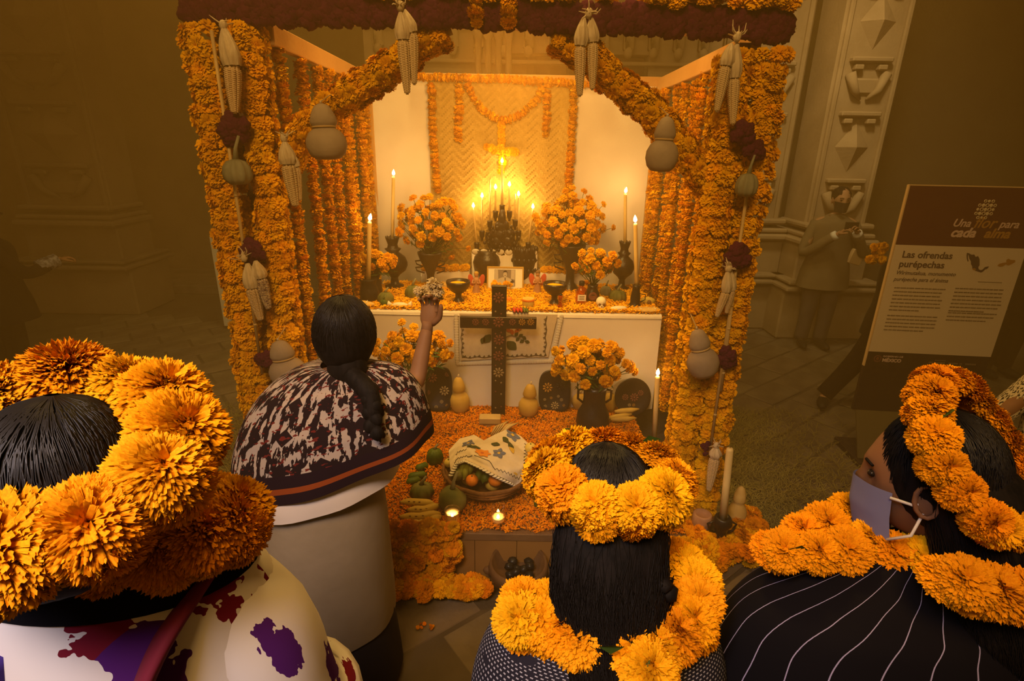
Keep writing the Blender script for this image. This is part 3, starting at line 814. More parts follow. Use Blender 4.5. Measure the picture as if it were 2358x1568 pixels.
for i, (px, py, w, h, n, l) in enumerate(((534, 296, 82, 84, 9, 'topmost wine velvet bloom below the single large ear'), (581, 578, 74, 62, 8, 'wine velvet bloom behind the speckled ear pair'), (607, 828, 52, 54, 6, 'wine velvet bloom touching the low pale gourd of the speckled cape side'),
                             (1712, 310, 66, 62, 7, 'upper half of the tilted wine bloom under the end corn pair'), (1738, 345, 60, 56, 6, 'lower half of the tilted wine bloom above the hung squash'), (1699, 592, 74, 70, 8, 'wine velvet bloom above the thin ears'), (1674, 828, 60, 66, 7, 'wine velvet bloom touching the low pale gourd of the sign side'), (1624, 1034, 30, 46, 4, 'small wine bloom beside the lone low ear'))):
    c = at(px, py, Y=YF - .105); m = mpp(c); t = thing('velvet_flower', l, 'flower', c, 'wine velvet blooms on the altar front')
    for k in range(n):
        a = k * 2.4; q = sqrt((k + .3) / n) * .33
        put('bloom', RN.choice(cock), t, c + V((cos(a) * q * w * m, U(-.008, .008), sin(a) * q * h * m)), V((cos(a) * .4, -1, sin(a) * .4)), min(w, h) * m * U(.42, .52))


def gourd_prof(k): return [(0.02, 0), (.30, .015), (.43, .10), (.50, .24), (.49, .37), (.40, .49), (.28, .56), (.26, .59), (.31, .63), (.335, .68), (.30, .78), (.235, .89), (.17, .96), (.05, 1.0)]


def hung_gourd(label, top, bot, w, m='gourd', Y=YF - .15, cord=True):
    a, b = at(*top, Y=Y), at(*bot, Y=Y); d = a - b; L_ = d.length; t = thing('bottle_gourd', label, 'gourd', b, 'two-lobed gourds tied to the altar front')
    q = w * mpp(b); mb = MB().lathe([(r * q, z * L_) for r, z in gourd_prof(0)], b, 24, axis(d) @ Matrix.Diagonal((1, .8, 1)))
    ob('body', mb, m, t)
    if cord: ob('cord', MB().lathe([(.27 * q, .575 * L_), (.30 * q, .585 * L_), (.30 * q, .60 * L_), (.27 * q, .61 * L_)], b, 20, axis(d) @ Matrix.Diagonal((1, .86, 1))), 'reed', t)
    ob('stem', MB().tube([a, a + d * .05], [.006, .004], 6), 'husk', t); ob('tie', MB().tube([a + d * .03, V((a.x, YF - .03, a.z + .04)), V((a.x, YF + .03, a.z + .05))], .003, 5), 'reed', t)


hung_gourd('large grey two-lobed gourd on the arch arm of the speckled cape side', (739, 238), (757, 368), 92)
hung_gourd('large grey two-lobed gourd on the arch arm of the information sign side', (1537, 268), (1519, 396), 74)
hung_gourd('low pale two-lobed gourd just behind the speckled cape shoulder', (640, 784), (672, 884), 84)
hung_gourd('low pale two-lobed gourd on the inner post of the sign side', (1605, 758), (1624, 866), 72)


def squash(name, label, c, w, h, m, stem=.5, ribs=9, lean=(0, 0, 1), cat='squash', group=None, tip=None):
    c = V(c); t = thing(name, label, cat, c, group)
    prof = [(.08, .03), (.3, 0), (.46, .18), (.5, .42), (.46, .68), (.32, .90), (.12, .98), (.05, .95)]
    ob('body', MB().lathe([(r * w, z * h) for r, z in prof], c, 36, axis(lean), ribs, .16), m, t)
    if stem:
        a = c + axis(lean) @ V((0, 0, h * .94)); ob('stem', MB().tube([a, a + axis(lean) @ V((w * .05, 0, h * stem * .5)), a + axis(lean) @ V((w * .18, .01, h * stem))], [w * .11, w * .06, w * .05], 7), 'squash_grey', t)
    return t


c = at(551, 424, Y=YF - .13); squash('hung_squash', 'ribbed grey-green squash hung below the topmost wine bloom', c, .125, .105, 'squash_grey', .95)
c = at(1716, 452, Y=YF - .13); squash('hung_squash', 'round grey-green squash hung below the tilted wine bloom', c, .098, .098, 'squash_grey', .8)


def rod(label, pts, r, m='reed', Y=YF - .09, name='bamboo_rod'):
    p = [at(x, y, Y=Y) for x, y in pts]; mb = MB().tube(p, r, 8)
    t = thing(name, label, 'rod', p[-1]); sh_ = ob('shaft', mb, m, t)
    for k in range(1, 5):
        q = p[0].lerp(p[-1], k / 5 + .03); d = (p[-1] - p[0]).normalized() * .006
        ob('node', MB().tube([q - d, q, q + d], [r, r * 1.25, r], 8), m, sh_)


rod('long thin bamboo rod tied between the wrapped posts of the speckled cape side', [(487, 70), (604, 860)], .0075)
rod('long thin bamboo rod tied between the wrapped posts of the sign side', [(1722, 430), (1634, 1045)], .0075)
rod('second bamboo rod leaning behind the low gourd of the sign side', [(1692, 640), (1660, 900)], .009)


# candles ------------------------------------------------------------------
FL = MB().lathe([(.001, 0), (.32, .16), (.42, .32), (.33, .58), (.15, .82), (.01, 1.0)], seg=8).mesh('flame'); FL.materials.append(MATS['flame'])


def flame(t, p, h=.034, lean=0):
    w = ob('wick', MB().tube([p - V((0, 0, .002)), p + V((0, 0, .012))], .0012, 5), 'wick', t)
    ob('flame', FL, None, w, world=Matrix.Translation(p + V((0, 0, .006))) @ Matrix.Rotation(lean, 4, 'Y') @ Matrix.Diagonal((h * .62, h * .62, h, 1)))


def taper(label, base, top, r, lit=True, group=None, lean=0, h=.04, name='taper_candle'):
    base, top = V(base), V(top); t = thing(name, label, 'candle', base, group)
    d = (top - base)
    ob('wax_shaft', MB().tube([base, base + d * .5, base + d * .97, top], [r, r * .96, r * .93, r * .72], 12), 'wax', t)
    if lit: flame(t, top, h, lean)
    else: ob('wick', MB().tube([top, top + V((0, 0, .01))], .0012, 5), 'wick', t)
    return t


# flower bed, low candle stand and gourd at the foot of the sign side post
def bed(label, path, dia, n, lib, spread, zmax, group='marigold beds on the ground'):
    pts = smooth_path(path, 6); t = thing('marigold_bed', label, 'flower bed', pts[0], group); w = walk(pts, sum((b - a).length for a, b in zip(pts, pts[1:])) / n)
    for p, d in w:
        q = p + V((U(-spread, spread), U(-spread, spread), U(0, zmax))); flower(t, q, V((U(-.6, .6), U(-.8, .1), 1)), dia * U(.85, 1.2), lib, .75)
    return t


g = lambda x, y, z=.03: at(x, y, Z=z)
bed('rounded bed of deep orange marigolds around the taper stand', [g(1570, 1235), g(1620, 1285), g(1690, 1275), g(1725, 1235), g(1715, 1212)], .085, 120, MG_MID + MG_MI, .07, .08)
bed('ragged marigold row on the paving hidden partly by the beige skirt', [g(560, 1200), g(595, 1200), g(590, 1260), g(600, 1300)], .085, 34, MG_MID + MG_MI, .035, .06)
bb_ = g(1655, 1250, .06)
t = thing('candle_stand', 'dark clay candle stand sunk in the marigold bed', 'candle holder', bb_)
ob('body', MB().lathe([(.06, 0), (.05, .02), (.028, .06), (.035, .10), (.05, .13), (.042, .16), (.034, .17), (.03, .15)], bb_, 18), 'clay_black', t)
for s in (-1, 1): ob('handle', MB().tube([bb_ + V((s * .04, 0, .14)), bb_ + V((s * .075, 0, .12)), bb_ + V((s * .06, 0, .08)), bb_ + V((s * .03, 0, .07))], .006, 6), 'clay_black', t)
tp = at(1681, 1032, Y=bb_.y); taper('unlit thick taper candle leaning in the dark clay stand', bb_ + V((0, 0, .15)), tp, .019, False)
a_ = g(1692, 1208, .05); b = thing('bottle_gourd', 'small brown two-lobed gourd standing behind the marigold bed', 'gourd', a_)
h_ = at(1690, 1120, Y=a_.y).z - a_.z; ob('body', MB().lathe([(r * .1, z * h_) for r, z in gourd_prof(0)], a_, 22), 'bread', b)
a_ = g(1612, 1222, .05); b = thing('clay_cup', 'plain pinkish clay block in the marigold bed beside the taper stand', 'cup', a_); ob('body', MB().lathe([(.045, 0), (.052, .05), (.05, .11), (.042, .115), (.03, .10)], a_, 14), 'figurine_clay', b)
# ================================================================== DAIS AND TABLE
da = thing('dais', 'low wooden dais under the petal carpet', 'platform', (0, 3.2, 0))
ob('deck', MB().box((-.06, 3.18, DZ - .02), (1.80, 2.2, .04)), 'wood_old', da, False)
for i in range(9): ob('front_plank', MB().box((-.86 + i * .2, 2.10, .13), (.198, .03, .26), ch=.03), 'dais_wood', da, False)
for s in (-.95, .83): ob('side_panel', MB().box((s, 3.18, .13), (.02, 2.16, .26)), 'wood_old', da, False)


def petals(name, label, cnt, spot, s=.02, m='petal_bed'):
    mb = MB(); vs = []; fs = []
    for i in range(cnt):
        p = spot(); n = V((U(-.6, .6), U(-.8, .4), 1)).normalized(); a = n.orthogonal().normalized(); a = Matrix.Rotation(U(0, 6.3), 3, n) @ a; b = n.cross(a); l = s * U(.6, 1.3); w = l * U(.35, .6)
        o = len(vs); vs += [p - a * l * .5, p + b * w * .5 + n * .003, p + a * l * .5 + n * U(0, .008), p - b * w * .5]; fs += [(o, o + 1, o + 2), (o, o + 2, o + 3)]
    mb.v = [tuple(v) for v in vs]; mb.f = fs; mb.uv = [(0, 0)] * len(vs)
    return tag(ob(name, mb, m, smooth=False), label, 'petals', kind='stuff')


petals('petal_carpet', 'thick carpet of loose orange petals over the dais', 60000, lambda: (lambda x, y: V((x, y, DZ + .004 + abs(noise.noise(V((x * 6, y * 6, 0)))) * .035 + U(0, .012))))(U(-.95, .83), 2.085 + 1.31 * RN.random()), .014)

ft = thing('dais_front_flowers', 'dense orange marigold panel on the front of the dais beside the beige skirt', 'garland', at(980, 1290, Y=2.13))
for i in range(150):
    px, py = U(905, 1050), U(1212, 1372)
    if 975 < px < 1003 and 1285 < py < 1318: continue
    flower(ft, at(px, py, Y=2.06 - U(0, .03)), V((U(-.5, .5), -1, U(-.3, .8))), U(.055, .085), MG_MID + MG_MI, .75)
bd = thing('marigold_bed', 'low marigold row along the foot of the dais', 'flower bed', at(1010, 1360, Z=.04), 'marigold beds on the ground')
for i in range(60): flower(bd, at(U(908, 1118), U(1342, 1374), Z=.04) + V((0, 0, U(0, .03))), V((U(-.6, .6), -.5, 1)), U(.06, .085), MG_MID + MG_MI, .75)
f2 = thing('dais_front_flowers', 'dense orange marigold cover on the dais corner next to the taper stand bed', 'garland', at(1580, 1250, Y=2.13))
for i in range(90): flower(f2, V((U(.45, .84), 2.06 - U(0, .03), U(.03, .30))), V((U(-.5, .5), -1, U(-.3, .8))), U(.055, .085), MG_MID + MG_MI, .75)

YT0, YT1, ZT = 3.39, 4.16, .994
xt0, xt1 = -1.02, at(1524, 728, Y=YT0).x
tb = thing('altar_table', 'altar table hidden beneath the white cloth', 'table', (0, 3.78, DZ))
ob('tabletop', MB().box(((xt0 + xt1) / 2, (YT0 + YT1) / 2, ZT - .03), (xt1 - xt0 - .03, YT1 - YT0 - .03, .03)), 'wood_new', tb, False)
for x in (xt0 + .06, xt1 - .06):
    for y in (YT0 + .06, YT1 - .06): ob('leg', MB().box((x, y, (DZ + ZT - .045) / 2), (.05, .05, ZT - .045 - DZ)), 'wood_new', tb, False)


def tc(u, v):     # top sheet rolls over the front edge and hangs in faint folds
    x = lerp(xt0, xt1, u)
    if v < .4: return V((x, lerp(YT1, YT0 + .012, v / .4), ZT))
    if v < .45:
        a = (v - .4) / .05 * pi / 2; return V((x, YT0 + .012 - sin(a) * .014, ZT - (1 - cos(a)) * .014))
    k = (v - .45) / .55
    return V((x, YT0 - .004 + .010 * k * sin(u * 24 + 1) * noise.noise(V((u * 5, 2.2, 0))) * 2 - .012 * k, lerp(ZT - .014, DZ + .02, k)))


cl = ob('tablecloth', MB().grid(tc, 90, 60), 'cloth_white'); tag(cl, 'white cloth covering the altar table down to the petals', 'tablecloth')
ob('hem', MB().tube([(xt0, YT0 - .006, ZT - .026), (xt1, YT0 - .006, ZT - .026)], .004, 6), 'cloth_white', cl)
petals('tabletop_petals', 'loose yellow orange petals strewn over the altar tabletop', 26000, lambda: V((U(xt0 + .02, xt1 - .01), YT0 + .015 + (YT1 - YT0 - .03) * RN.random() ** 1.1, ZT + .003 + U(0, .022))), .024, 'petal_top')
# white stepped box behind, low ledge with flowers
bx = thing('altar_riser', 'white cloth covered riser under the black candelabra', 'box', (0, 4.1, ZT))
p0, p1 = at(1086, 583, Y=4.1), at(1238, 583, Y=4.1)
ob('cover', MB().box(((p0.x + p1.x) / 2, 4.15, (ZT + 1.26) / 2), (p1.x - p0.x, .10, 1.26 - ZT), ch=.05), 'cloth_white', bx)
for i in range(8): ob('scallop', MB().ell((lerp(p0.x, p1.x, (i + .5) / 8), 4.097, 1.262), (.03, .006, .022), 10, 6), 'lace', bx)
for (xa, xb, lab) in ((p1.x + .02, .62, 'low white ledge behind the flared vase'), (-.72, p0.x - .02, 'low white ledge behind the hazy bouquet')):
    t = thing('white_ledge', lab, 'ledge', ((xa + xb) / 2, 4.13, ZT)); ob('cover', MB().box(((xa + xb) / 2, 4.14, ZT + .055), (xb - xa, .06, .11), ch=.06), 'cloth_white', t)
    g_ = thing('ledge_garland', 'marigold row on the ' + lab, 'garland', ((xa + xb) / 2, 4.14, ZT + .11))
    for p, d in walk([(xa + .02, 4.125, ZT + .135), (xb - .02, 4.125, ZT + .135)], .04): flower(g_, p + jit(.008), V((U(-.4, .4), -.8, .6)), U(.055, .07), MG_LO)


def base(px, py, z=ZT): return at(px, py, Z=z + .004)
def hgt(p, py, px=None): return at(px or 1179, py, Y=p.y).z - p.z


def lathe_thing(name, label, cat, px, py, ytop, wpx, prof, m, z=ZT, seg=24, group=None, part='body', **k):
    p = base(px, py, z); h = hgt(p, ytop, px); w = wpx * mpp(p); t = thing(name, label, cat, p, group)
    ob(part, MB().lathe([(r * w, q * h) for r, q in prof], p, seg, **k), m, t); return t, p, h, w


GOB = [(.34, 0), (.36, .03), (.2, .14), (.12, .30), (.13, .44), (.30, .56), (.46, .74), (.50, .92), (.48, 1), (.42, .97), (.36, .84), (.1, .74)]
for px, py, yt, l in ((1056, 699, 646, 'black pottery goblet bowl beside the raised hand'), (1276, 704, 651, 'black pottery goblet bowl beside the label bottle')):
    t, p, h, w = lathe_thing('goblet_bowl', l, 'bowl', px, py, yt, 56, GOB, 'clay_black', group='black goblet bowls')
    ob('contents', MB().ell(p + V((0, 0, h * .86)), (w * .38, w * .38, h * .08), 14, 6, .2, 8), 'petal_top', t)
    for k in range(14):
        a = k * 2 * pi / 14; ob('scallop', MB().ell(p + V((cos(a) * w * .34, sin(a) * w * .34, h * .03)), (w * .05, w * .05, h * .05), 6, 4), 'clay_black', t)

STK = [(.40, 0), (.42, .03), (.34, .06), (.16, .10), (.13, .22), (.22, .28), (.42, .36), (.5, .45), (.5, .52), (.42, .62), (.24, .70), (.20, .72), (.30, .78), (.20, .80), (.17, .86), (.24, .97), (.25, 1), (.17, .98)]
CAND = {}
for px, py, yt, w, l in ((910, 664, 546, 62, 'tall black bulb candlestick beside the squat jug, speckled cape side'), (1430, 668, 557, 50, 'tall black bulb candlestick beside the squashes, sign side')):
    t, p, h, w = lathe_thing('tall_candlestick', l, 'candlestick', px, py, yt, w, STK, 'clay_black', group='tall black candlesticks')
    for k in range(12):
        a = k * 2 * pi / 12; ob('crown_point', MB().ell(p + V((cos(a) * w * .24, sin(a) * w * .24, h * 1.0)), (.004, .004, .01), 6, 4), 'clay_black', t)
    CAND[px] = (p, h)
for px, tx, ty, l in ((910, 906, 406, 'tall lit candle in the bulb candlestick on the speckled cape side'), (1430, 1440, 446, 'tall lit candle in the bulb candlestick on the sign side')):
    p, h = CAND[px]; b = p + V((0, 0, h * .97)); taper(l, b, at(tx, ty, Y=p.y), .0125, True, 'lit tapers on the altar table', .1)

# squat jug and pitcher that hold tapers
t, p, h, w = lathe_thing('clay_jug', 'black jug holding a tall candle beside the lidless round pot', 'jug', 852, 694, 642, 46, [(.40, 0), (.46, .08), (.5, .3), (.46, .55), (.36, .78), (.40, .95), (.42, 1), (.34, .97)], 'clay_black')
taper('tall lit candle standing in the black jug, closest to the flower curtain', p + V((0, 0, h * .9)), at(851, 510, Y=p.y), .0155, True, 'lit tapers on the altar table', .25, .048)
t, p, h, w = lathe_thing('clay_pitcher', 'slender black pitcher with a handle holding a tall candle', 'pitcher', 1461, 708, 656, 30, [(.6, 0), (.56, .05), (.36, .22), (.38, .45), (.3, .7), (.26, .9), (.32, 1), (.22, .97)], 'clay_black')
ob('handle', MB().tube([p + V((w * .3, 0, h * .62)), p + V((w * .75, 0, h * .58)), p + V((w * .75, 0, h * .36)), p + V((w * .38, 0, h * .24))], .004, 6), 'clay_black', t)
for k in range(10):
    a = k * 2 * pi / 10; ob('foot_point', MB().ell(p + V((cos(a) * w * .58, sin(a) * w * .58, .008)), (.008, .008, .01), 6, 4), 'clay_black', t)
taper('tall lit candle standing in the slender black pitcher', p + V((0, 0, h * .95)), at(1463, 514, Y=p.y), .0135, True, 'lit tapers on the altar table', -.15, .046)
t, p, h, w = lathe_thing('clay_pot', 'small round black pot at the table corner nearest the speckled cape woman', 'pot', 797, 692, 656, 38, [(.3, 0), (.46, .2), (.5, .45), (.42, .72), (.26, .85), (.30, 1), (.22, .96)], 'clay_black')

# black candelabra: stepped tree of sockets on a stem
cb_ = V((at(1157, 600, Y=4.12).x, 4.14, 1.262)); ct = thing('candelabra', 'large stepped black clay candelabra with nine candle sockets', 'candelabra', cb_)
Pc = lambda x, y: at(x, y, Y=4.12)
ob('stem', MB().tube([cb_, Pc(1156, 570), Pc(1156, 500), Pc(1157, 482)], [.05, .024, .03, .02], 12), 'clay_black', ct)
mb = MB(); 
for x, y, r in ((1156, 545, 24), (1143, 556, 18), (1170, 556, 18), (1156, 522, 18), (1138, 538, 13), (1174, 538, 13)): mb.ell(Pc(x, y), (r * .0031, .03, r * .0031), 12, 8, .3, 8, seed=x)
ob('tree_body', mb, 'clay_black', ct)
for r_, k in ((.085, 5), (.062, 4)): 
    for s in (-1, 1): ob('branch', MB().tube(smooth_path([Pc(1156, 570), Pc(1156 + s * r_ * 260, 576), Pc(1156 + s * r_ * 420, 560 - k * 2), Pc(1156 + s * r_ * 400, 535)], 5), .010, 6), 'clay_black', ct)
mb = MB()
for k in range(26):
    x, y = U(1116, 1196), U(520, 575)
    if abs(x - 1156) > (y - 478) * .62: continue
    mb.ell(Pc(x, y) + V((0, -.035, 0)), (.012, .012, .014), 8, 5, .2, 6, seed=k)
ob('leafwork', mb, 'clay_black', ct)
SOCK = ((1156, 484, 372), (1140, 494, 436), (1173, 494, 432), (1126, 516, 458), (1187, 516, 454), (1112, 540, 483), (1200, 536, 476))
SOCK = ((1156, 486, 377, 1), (1141, 500, 437, 1), (1173, 500, 431, 1), (1128, 522, 412, 0), (1186, 520, 446, 0), (1110, 545, 457, 1), (1194, 545, 453, 1), (1090, 572, 480, 1), (1227, 572, 482, 1))
for i, (x, y, ty, lit) in enumerate(SOCK):
    sx = x if i not in (7, 8) else (1098, 1216)[i - 7]
    b = Pc(sx, y); ob('socket', MB().lathe([(.008, -.03), (.010, -.01), (.018, 0), (.020, .035), (.022, .045), (.014, .04)], b, 12), 'clay_black', ct)
    if i in (7, 8): ob('branch', MB().tube([Pc(1156, 585), Pc((sx + 1156) / 2, 592), b - V((0, 0, .03))], .009, 6), 'clay_black', ct)
    l = ('centre top candle of the candelabra', 'upper short candle next to the centre one, cape side', 'upper short candle next to the centre one, sign side', 'unlit thin candle of the candelabra, cape side', 'unlit thin candle of the candelabra, sign side', 'middle step candle of the candelabra, cape side', 'middle step candle of the candelabra, sign side', 'lowest outer candle of the candelabra, cape side', 'lowest outer candle of the candelabra, sign side')[i]
    taper(l, b + V((0, 0, .035)), at(x, ty, Y=4.12), .0095 if i == 0 else .0065, bool(lit), 'candelabra candles', 0, .036)

# pots flanking the riser
t, p, h, w = lathe_thing('clay_urn', 'smooth round black urn in front of the riser beside the angel figurine', 'urn', 1121, 656, 574, 64, [(.12, 0), (.16, .1), (.3, .3), (.46, .5), (.5, .66), (.44, .82), (.34, .90), (.36, .97), (.28, .97)], 'clay_black')
t, p, h, w = lathe_thing('clay_urn', 'frilled black urn in front of the riser beside the winged clay figurine', 'urn', 1205, 656, 568, 60, [(.12, 0), (.16, .1), (.3, .28), (.44, .48), (.5, .68), (.48, .86), (.50, .97), (.44, 1), (.38, .95)], 'clay_black')
for k in range(16):
    a = k * 2 * pi / 16
    for zz in (.95, .68, .42): ob('frill', MB().ell(p + V((cos(a) * w * .47, sin(a) * w * .47, h * zz)), (w * .07, w * .07, h * .07), 6, 4), 'clay_black', t)

# framed black and white portrait
p = base(1163, 669); q0, q1 = at(1120, 663, Y=p.y), at(1206, 603, Y=p.y + .06)
fw = q1.x - q0.x; fh = .178; R_ = Matrix.Rotation(radians(-16), 3, 'X'); t = thing('framed_portrait', 'gold framed black and white portrait photo before the candelabra', 'picture', p)
W_ = lambda x, z, y=0: p + R_ @ V((x * fw / 2, y, z * fh))
for (x, z, sx, sz) in ((0, .03, 2, .07), (0, .97, 2, .07), (-.96, .5, .075, 1), (.96, .5, .075, 1)): ob('moulding', MB().box(W_(x, z), (sx * fw / 2, .018, sz * fh), R_, .2), 'gold_frame', t, False)
ob('mount', MB().box(W_(0, .5), (fw * .93, .006, fh * .93), R_), 'paper', t, False)
def flat(name, pts, m, y, parent=t): return ob(name, MB().poly([W_(x, z, y) for x, z in pts], .0008), m, pr_, False)
ci = lambda cx, cz, rx, rz, n=18: [(cx + rx * cos(2 * pi * k / n), cz + rz * sin(2 * pi * k / n)) for k in range(n)]
pr_ = ob('print', MB().box(W_(-.02, .53, -.004), (fw * .56, .002, fh * .70), R_), 'photo_mid', t, False)
flat('print_wall', [(-.56, .20), (-.36, .2), (-.40, .87), (-.56, .87)], 'photo_light', -.006); flat('print_wall', [(.30, .5), (.52, .45), (.52, .87), (.32, .87)], 'photo_light', -.006)
flat('print_suit', [(-.5, .20), (.5, .20), (.48, .34), (.28, .50), (.10, .56), (-.14, .56), (-.34, .50), (-.5, .36)], 'photo_light', -.0065)
flat('print_sleeve', [(-.52, .36), (-.40, .44), (-.10, .30), (-.16, .24)], 'photo_dark', -.0072); flat('print_sleeve', [(.5, .36), (.4, .46), (.2, .32), (.3, .26)], 'photo_dark', -.0072)
flat('print_tie', [(-.03, .30), (.02, .30), (.02, .54), (-.03, .54)], 'photo_dark', -.0075)
flat('print_face', ci(-.01, .68, .10, .13), 'photo_light', -.007); flat('print_hair', [(-.13, .70), (-.11, .80), (0, .85), (.10, .81), (.11, .70), (.07, .76), (-.08, .76)], 'photo_dark', -.0078)
flat('print_moustache', [(-.05, .625), (.04, .625), (.03, .645), (-.04, .645)], 'photo_dark', -.0078); 
for s in (-.045, .03): flat('print_eye', ci(s, .70, .012, .012, 8), 'photo_dark', -.0078)
ob('easel_back', MB().box(W_(0, .5, .012), (fw * .9, .008, fh * .9), R_), 'wood_old', t, False)
ps = thing('blossom_posy', 'small bunch of yellow and white blossoms in front of the framed portrait', 'flowers', at(1155, 662, Y=p.y - .06))
for k in range(12): flower(ps, at(1155, 656, Y=p.y - .05) + V((U(-.06, .07), U(-.02, .02), U(-.012, .022))), V((U(-1, 1), -.6, .8)), U(.03, .05), MG_LOG)

# figurines
def figurine(label, px, py, yt, robe, wings, hair):
    p = base(px, py); h = hgt(p, yt, px); t = thing('figurine', label, 'figurine', p)
    ob('robe', MB().lathe([(.20 * h, 0), (.19 * h, .06 * h), (.12 * h, .35 * h), (.11 * h, .5 * h), (.13 * h, .64 * h), (.06 * h, .76 * h)], p, 14), robe, t)
    ob('head', MB().ell(p + V((0, 0, .85 * h)), (.09 * h, .09 * h, .11 * h)), 'figurine_clay', t); ob('hair', MB().ell(p + V((0, .012 * h, .90 * h)), (.10 * h, .10 * h, .09 * h)), hair, t)
    for s in (-1, 1):
        ob('arm', MB().tube([p + V((s * .12 * h, 0, .64 * h)), p + V((s * .17 * h, -.07 * h, .5 * h)), p + V((s * .04 * h, -.14 * h, .52 * h))], .035 * h, 6), robe, t)
        ob('wing', MB().ell(p + V((s * .22 * h, .07 * h, .60 * h)), (.12 * h, .025 * h, .26 * h), rot=Matrix.Rotation(s * .25, 3, 'Y')), wings, t)


figurine('little angel figurine with yellow hair and red wings beside the goblet bowl', 1097, 678, 624, 'figurine_clay', 'figurine_red', 'gold_frame')
figurine('pinkish clay figurine with red wings and dark hair beside the riser', 1237, 678, 622, 'figurine_clay', 'figurine_red', 'wood_old')


# bouquets
def bouquet(label, centre, rx, ry, rz, n, root, lib, dia, extra=(), leaf=120):
    """marigold heads on an ellipsoid fan of stems rising from root; extra: stray heads (px,py)"""
    c, root = V(centre), V(root); t = thing('marigold_bouquet', label, 'bouquet', root, 'marigold bouquets')
    lm = MB()
    for i in range(n):
        f = (i + .5) / n; th = math.acos(1 - 1.75 * f); a = i * 2.39996; k = U(.80, 1.03) if i % 3 else U(.5, .8)
        d = V((sin(th) * cos(a), sin(th) * sin(a), cos(th))); p = c + V((d.x * rx, d.y * ry, d.z * rz)) * k
        nn = (d + V((0, -.5, .15)) + jit(.3)); flower(t, p, nn, dia * U(.75, 1.15), lib, .8)
        ob('stem', MB().tube([root + jit(.01), root.lerp(p, .55) + jit(.012), p], [.003, .0025, .002], 4), 'stem', t)
    for p in extra:
        p = V(p); flower(t, p, (p - c) + V((0, -.1, 0)), dia * .7, lib, .8); ob('stem', MB().tube([root, root.lerp(p, .6) + V((0, 0, .02)), p], .002, 4), 'stem', t)
    for i in range(leaf):
        d = jit(1).normalized(); p = c + V((d.x * rx, d.y * ry, d.z * rz)) * U(.3, .92) - V((0, 0, rz * .25)); a = jit(1).normalized(); b = a.orthogonal().normalized() * .006; l = a * U(.02, .05)
        lm.add([p - l, p + b, p + l, p - b], [(0, 1, 2, 3)])
    ob('foliage', lm, 'leaf', t, False, kind='stuff'); return t


TALLV = [(.36, 0), (.34, .05), (.16, .18), (.15, .40), (.22, .55), (.40, .78), (.5, .96), (.5, 1), (.42, .95), (.2, .6)]


def tall_vase(label, px, py, yt, w):
    t, p, h, w = lathe_thing('handled_vase', label, 'vase', px, py, yt, w, TALLV, 'clay_black', group='tall handled black vases')
    for s in (-1, 1):
        for z in (.45, .62): ob('handle', MB().tube([p + V((s * w * (.16 + z * .2), 0, h * z)), p + V((s * w * .55, 0, h * (z + .06))), p + V((s * w * .6, 0, h * (z + .14))), p + V((s * w * .34, 0, h * (z + .16)))], .006, 6), 'clay_black', t)
    return p, h, w


p, h, w = tall_vase('tall handled black vase with flared mouth, sign side of the candelabra', 1311, 668, 562, 64)
r = p + V((0, 0, h * .9)); Yb = p.y
bouquet('largest golden marigold bouquet, in the flared vase on the sign side', at(1312, 515, Y=Yb), .255, .16, .215, 84, r, MG_LO + MG_LOG, .072, [at(1412, 524, Y=Yb), at(1345, 440, Y=Yb), at(1302, 440, Y=Yb), at(1390, 470, Y=Yb), at(1318, 432, Y=Yb)])
p, h, w = tall_vase('tall handled black vase half lost in smoke, cape side of the candelabra', 993, 668, 580, 56)
bouquet('broad hazy marigold bouquet on the speckled cape side of the candelabra', at(992, 515, Y=p.y), .25, .15, .205, 64, p + V((0, 0, h * .9)), MG_LO + MG_LOG, .070, [at(1065, 520, Y=p.y), at(1078, 572, Y=p.y), at(920, 500, Y=p.y), at(1040, 592, Y=p.y)])
t, p, h, w = lathe_thing('painted_jug', 'small black jug painted with a rosette beside the label bottle', 'jug', 1362, 696, 655, 34, [(.34, 0), (.5, .25), (.5, .5), (.34, .75), (.3, .85), (.38, 1), (.28, .95)], 'clay_black')
ob('rosette', MB().lathe([(w * .3, 0), (w * .3, .003), (w * .2, .006), (w * .16, .003), (0.001, .005)], p + V((0, -w * .46, h * .42)), 14, axis((0, -1, .1))), 'paint_rose', t)
bouquet('compact marigold bouquet in the small painted jug', at(1374, 605, Y=p.y), .145, .09, .10, 24, p + V((0, 0, h * .9)), MG_LO, .068, [at(1352, 650, Y=p.y), at(1322, 612, Y=p.y), at(1378, 620, Y=p.y - .05)])
t, p, h, w = lathe_thing('clay_pot', 'black pot of the small bouquet beside the tall candle jug', 'pot', 862, 684, 634, 40, [(.34, 0), (.5, .3), (.44, .65), (.34, .85), (.40, 1), (.3, .95)], 'clay_black')
bouquet('small marigold bouquet behind the tall candle jug', at(866, 605, Y=p.y), .145, .09, .09, 22, p + V((0, 0, h * .9)), MG_LO, .070)

# fruit, squashes, breads and sweets on the table
squash('squash', 'green ribbed squash beside the candle jug', base(889, 700), .115, .085, 'squash_green', .4, group='squashes on the altar table')
squash('squash', 'green ribbed squash with a long upright stem beside the posy hand', base(952, 688), .12, .10, 'squash_green', .5, group='squashes on the altar table')
squash('squash', 'whitish green ribbed squash behind the sugar skull', base(1394, 684), .085, .085, 'squash_grey', .5, group='squashes on the altar table')
squash('squash', 'broad dark green squash between the bulb candlestick and the sugar skull', base(1421, 694), .13, .085, 'squash_green', .5, group='squashes on the altar table')


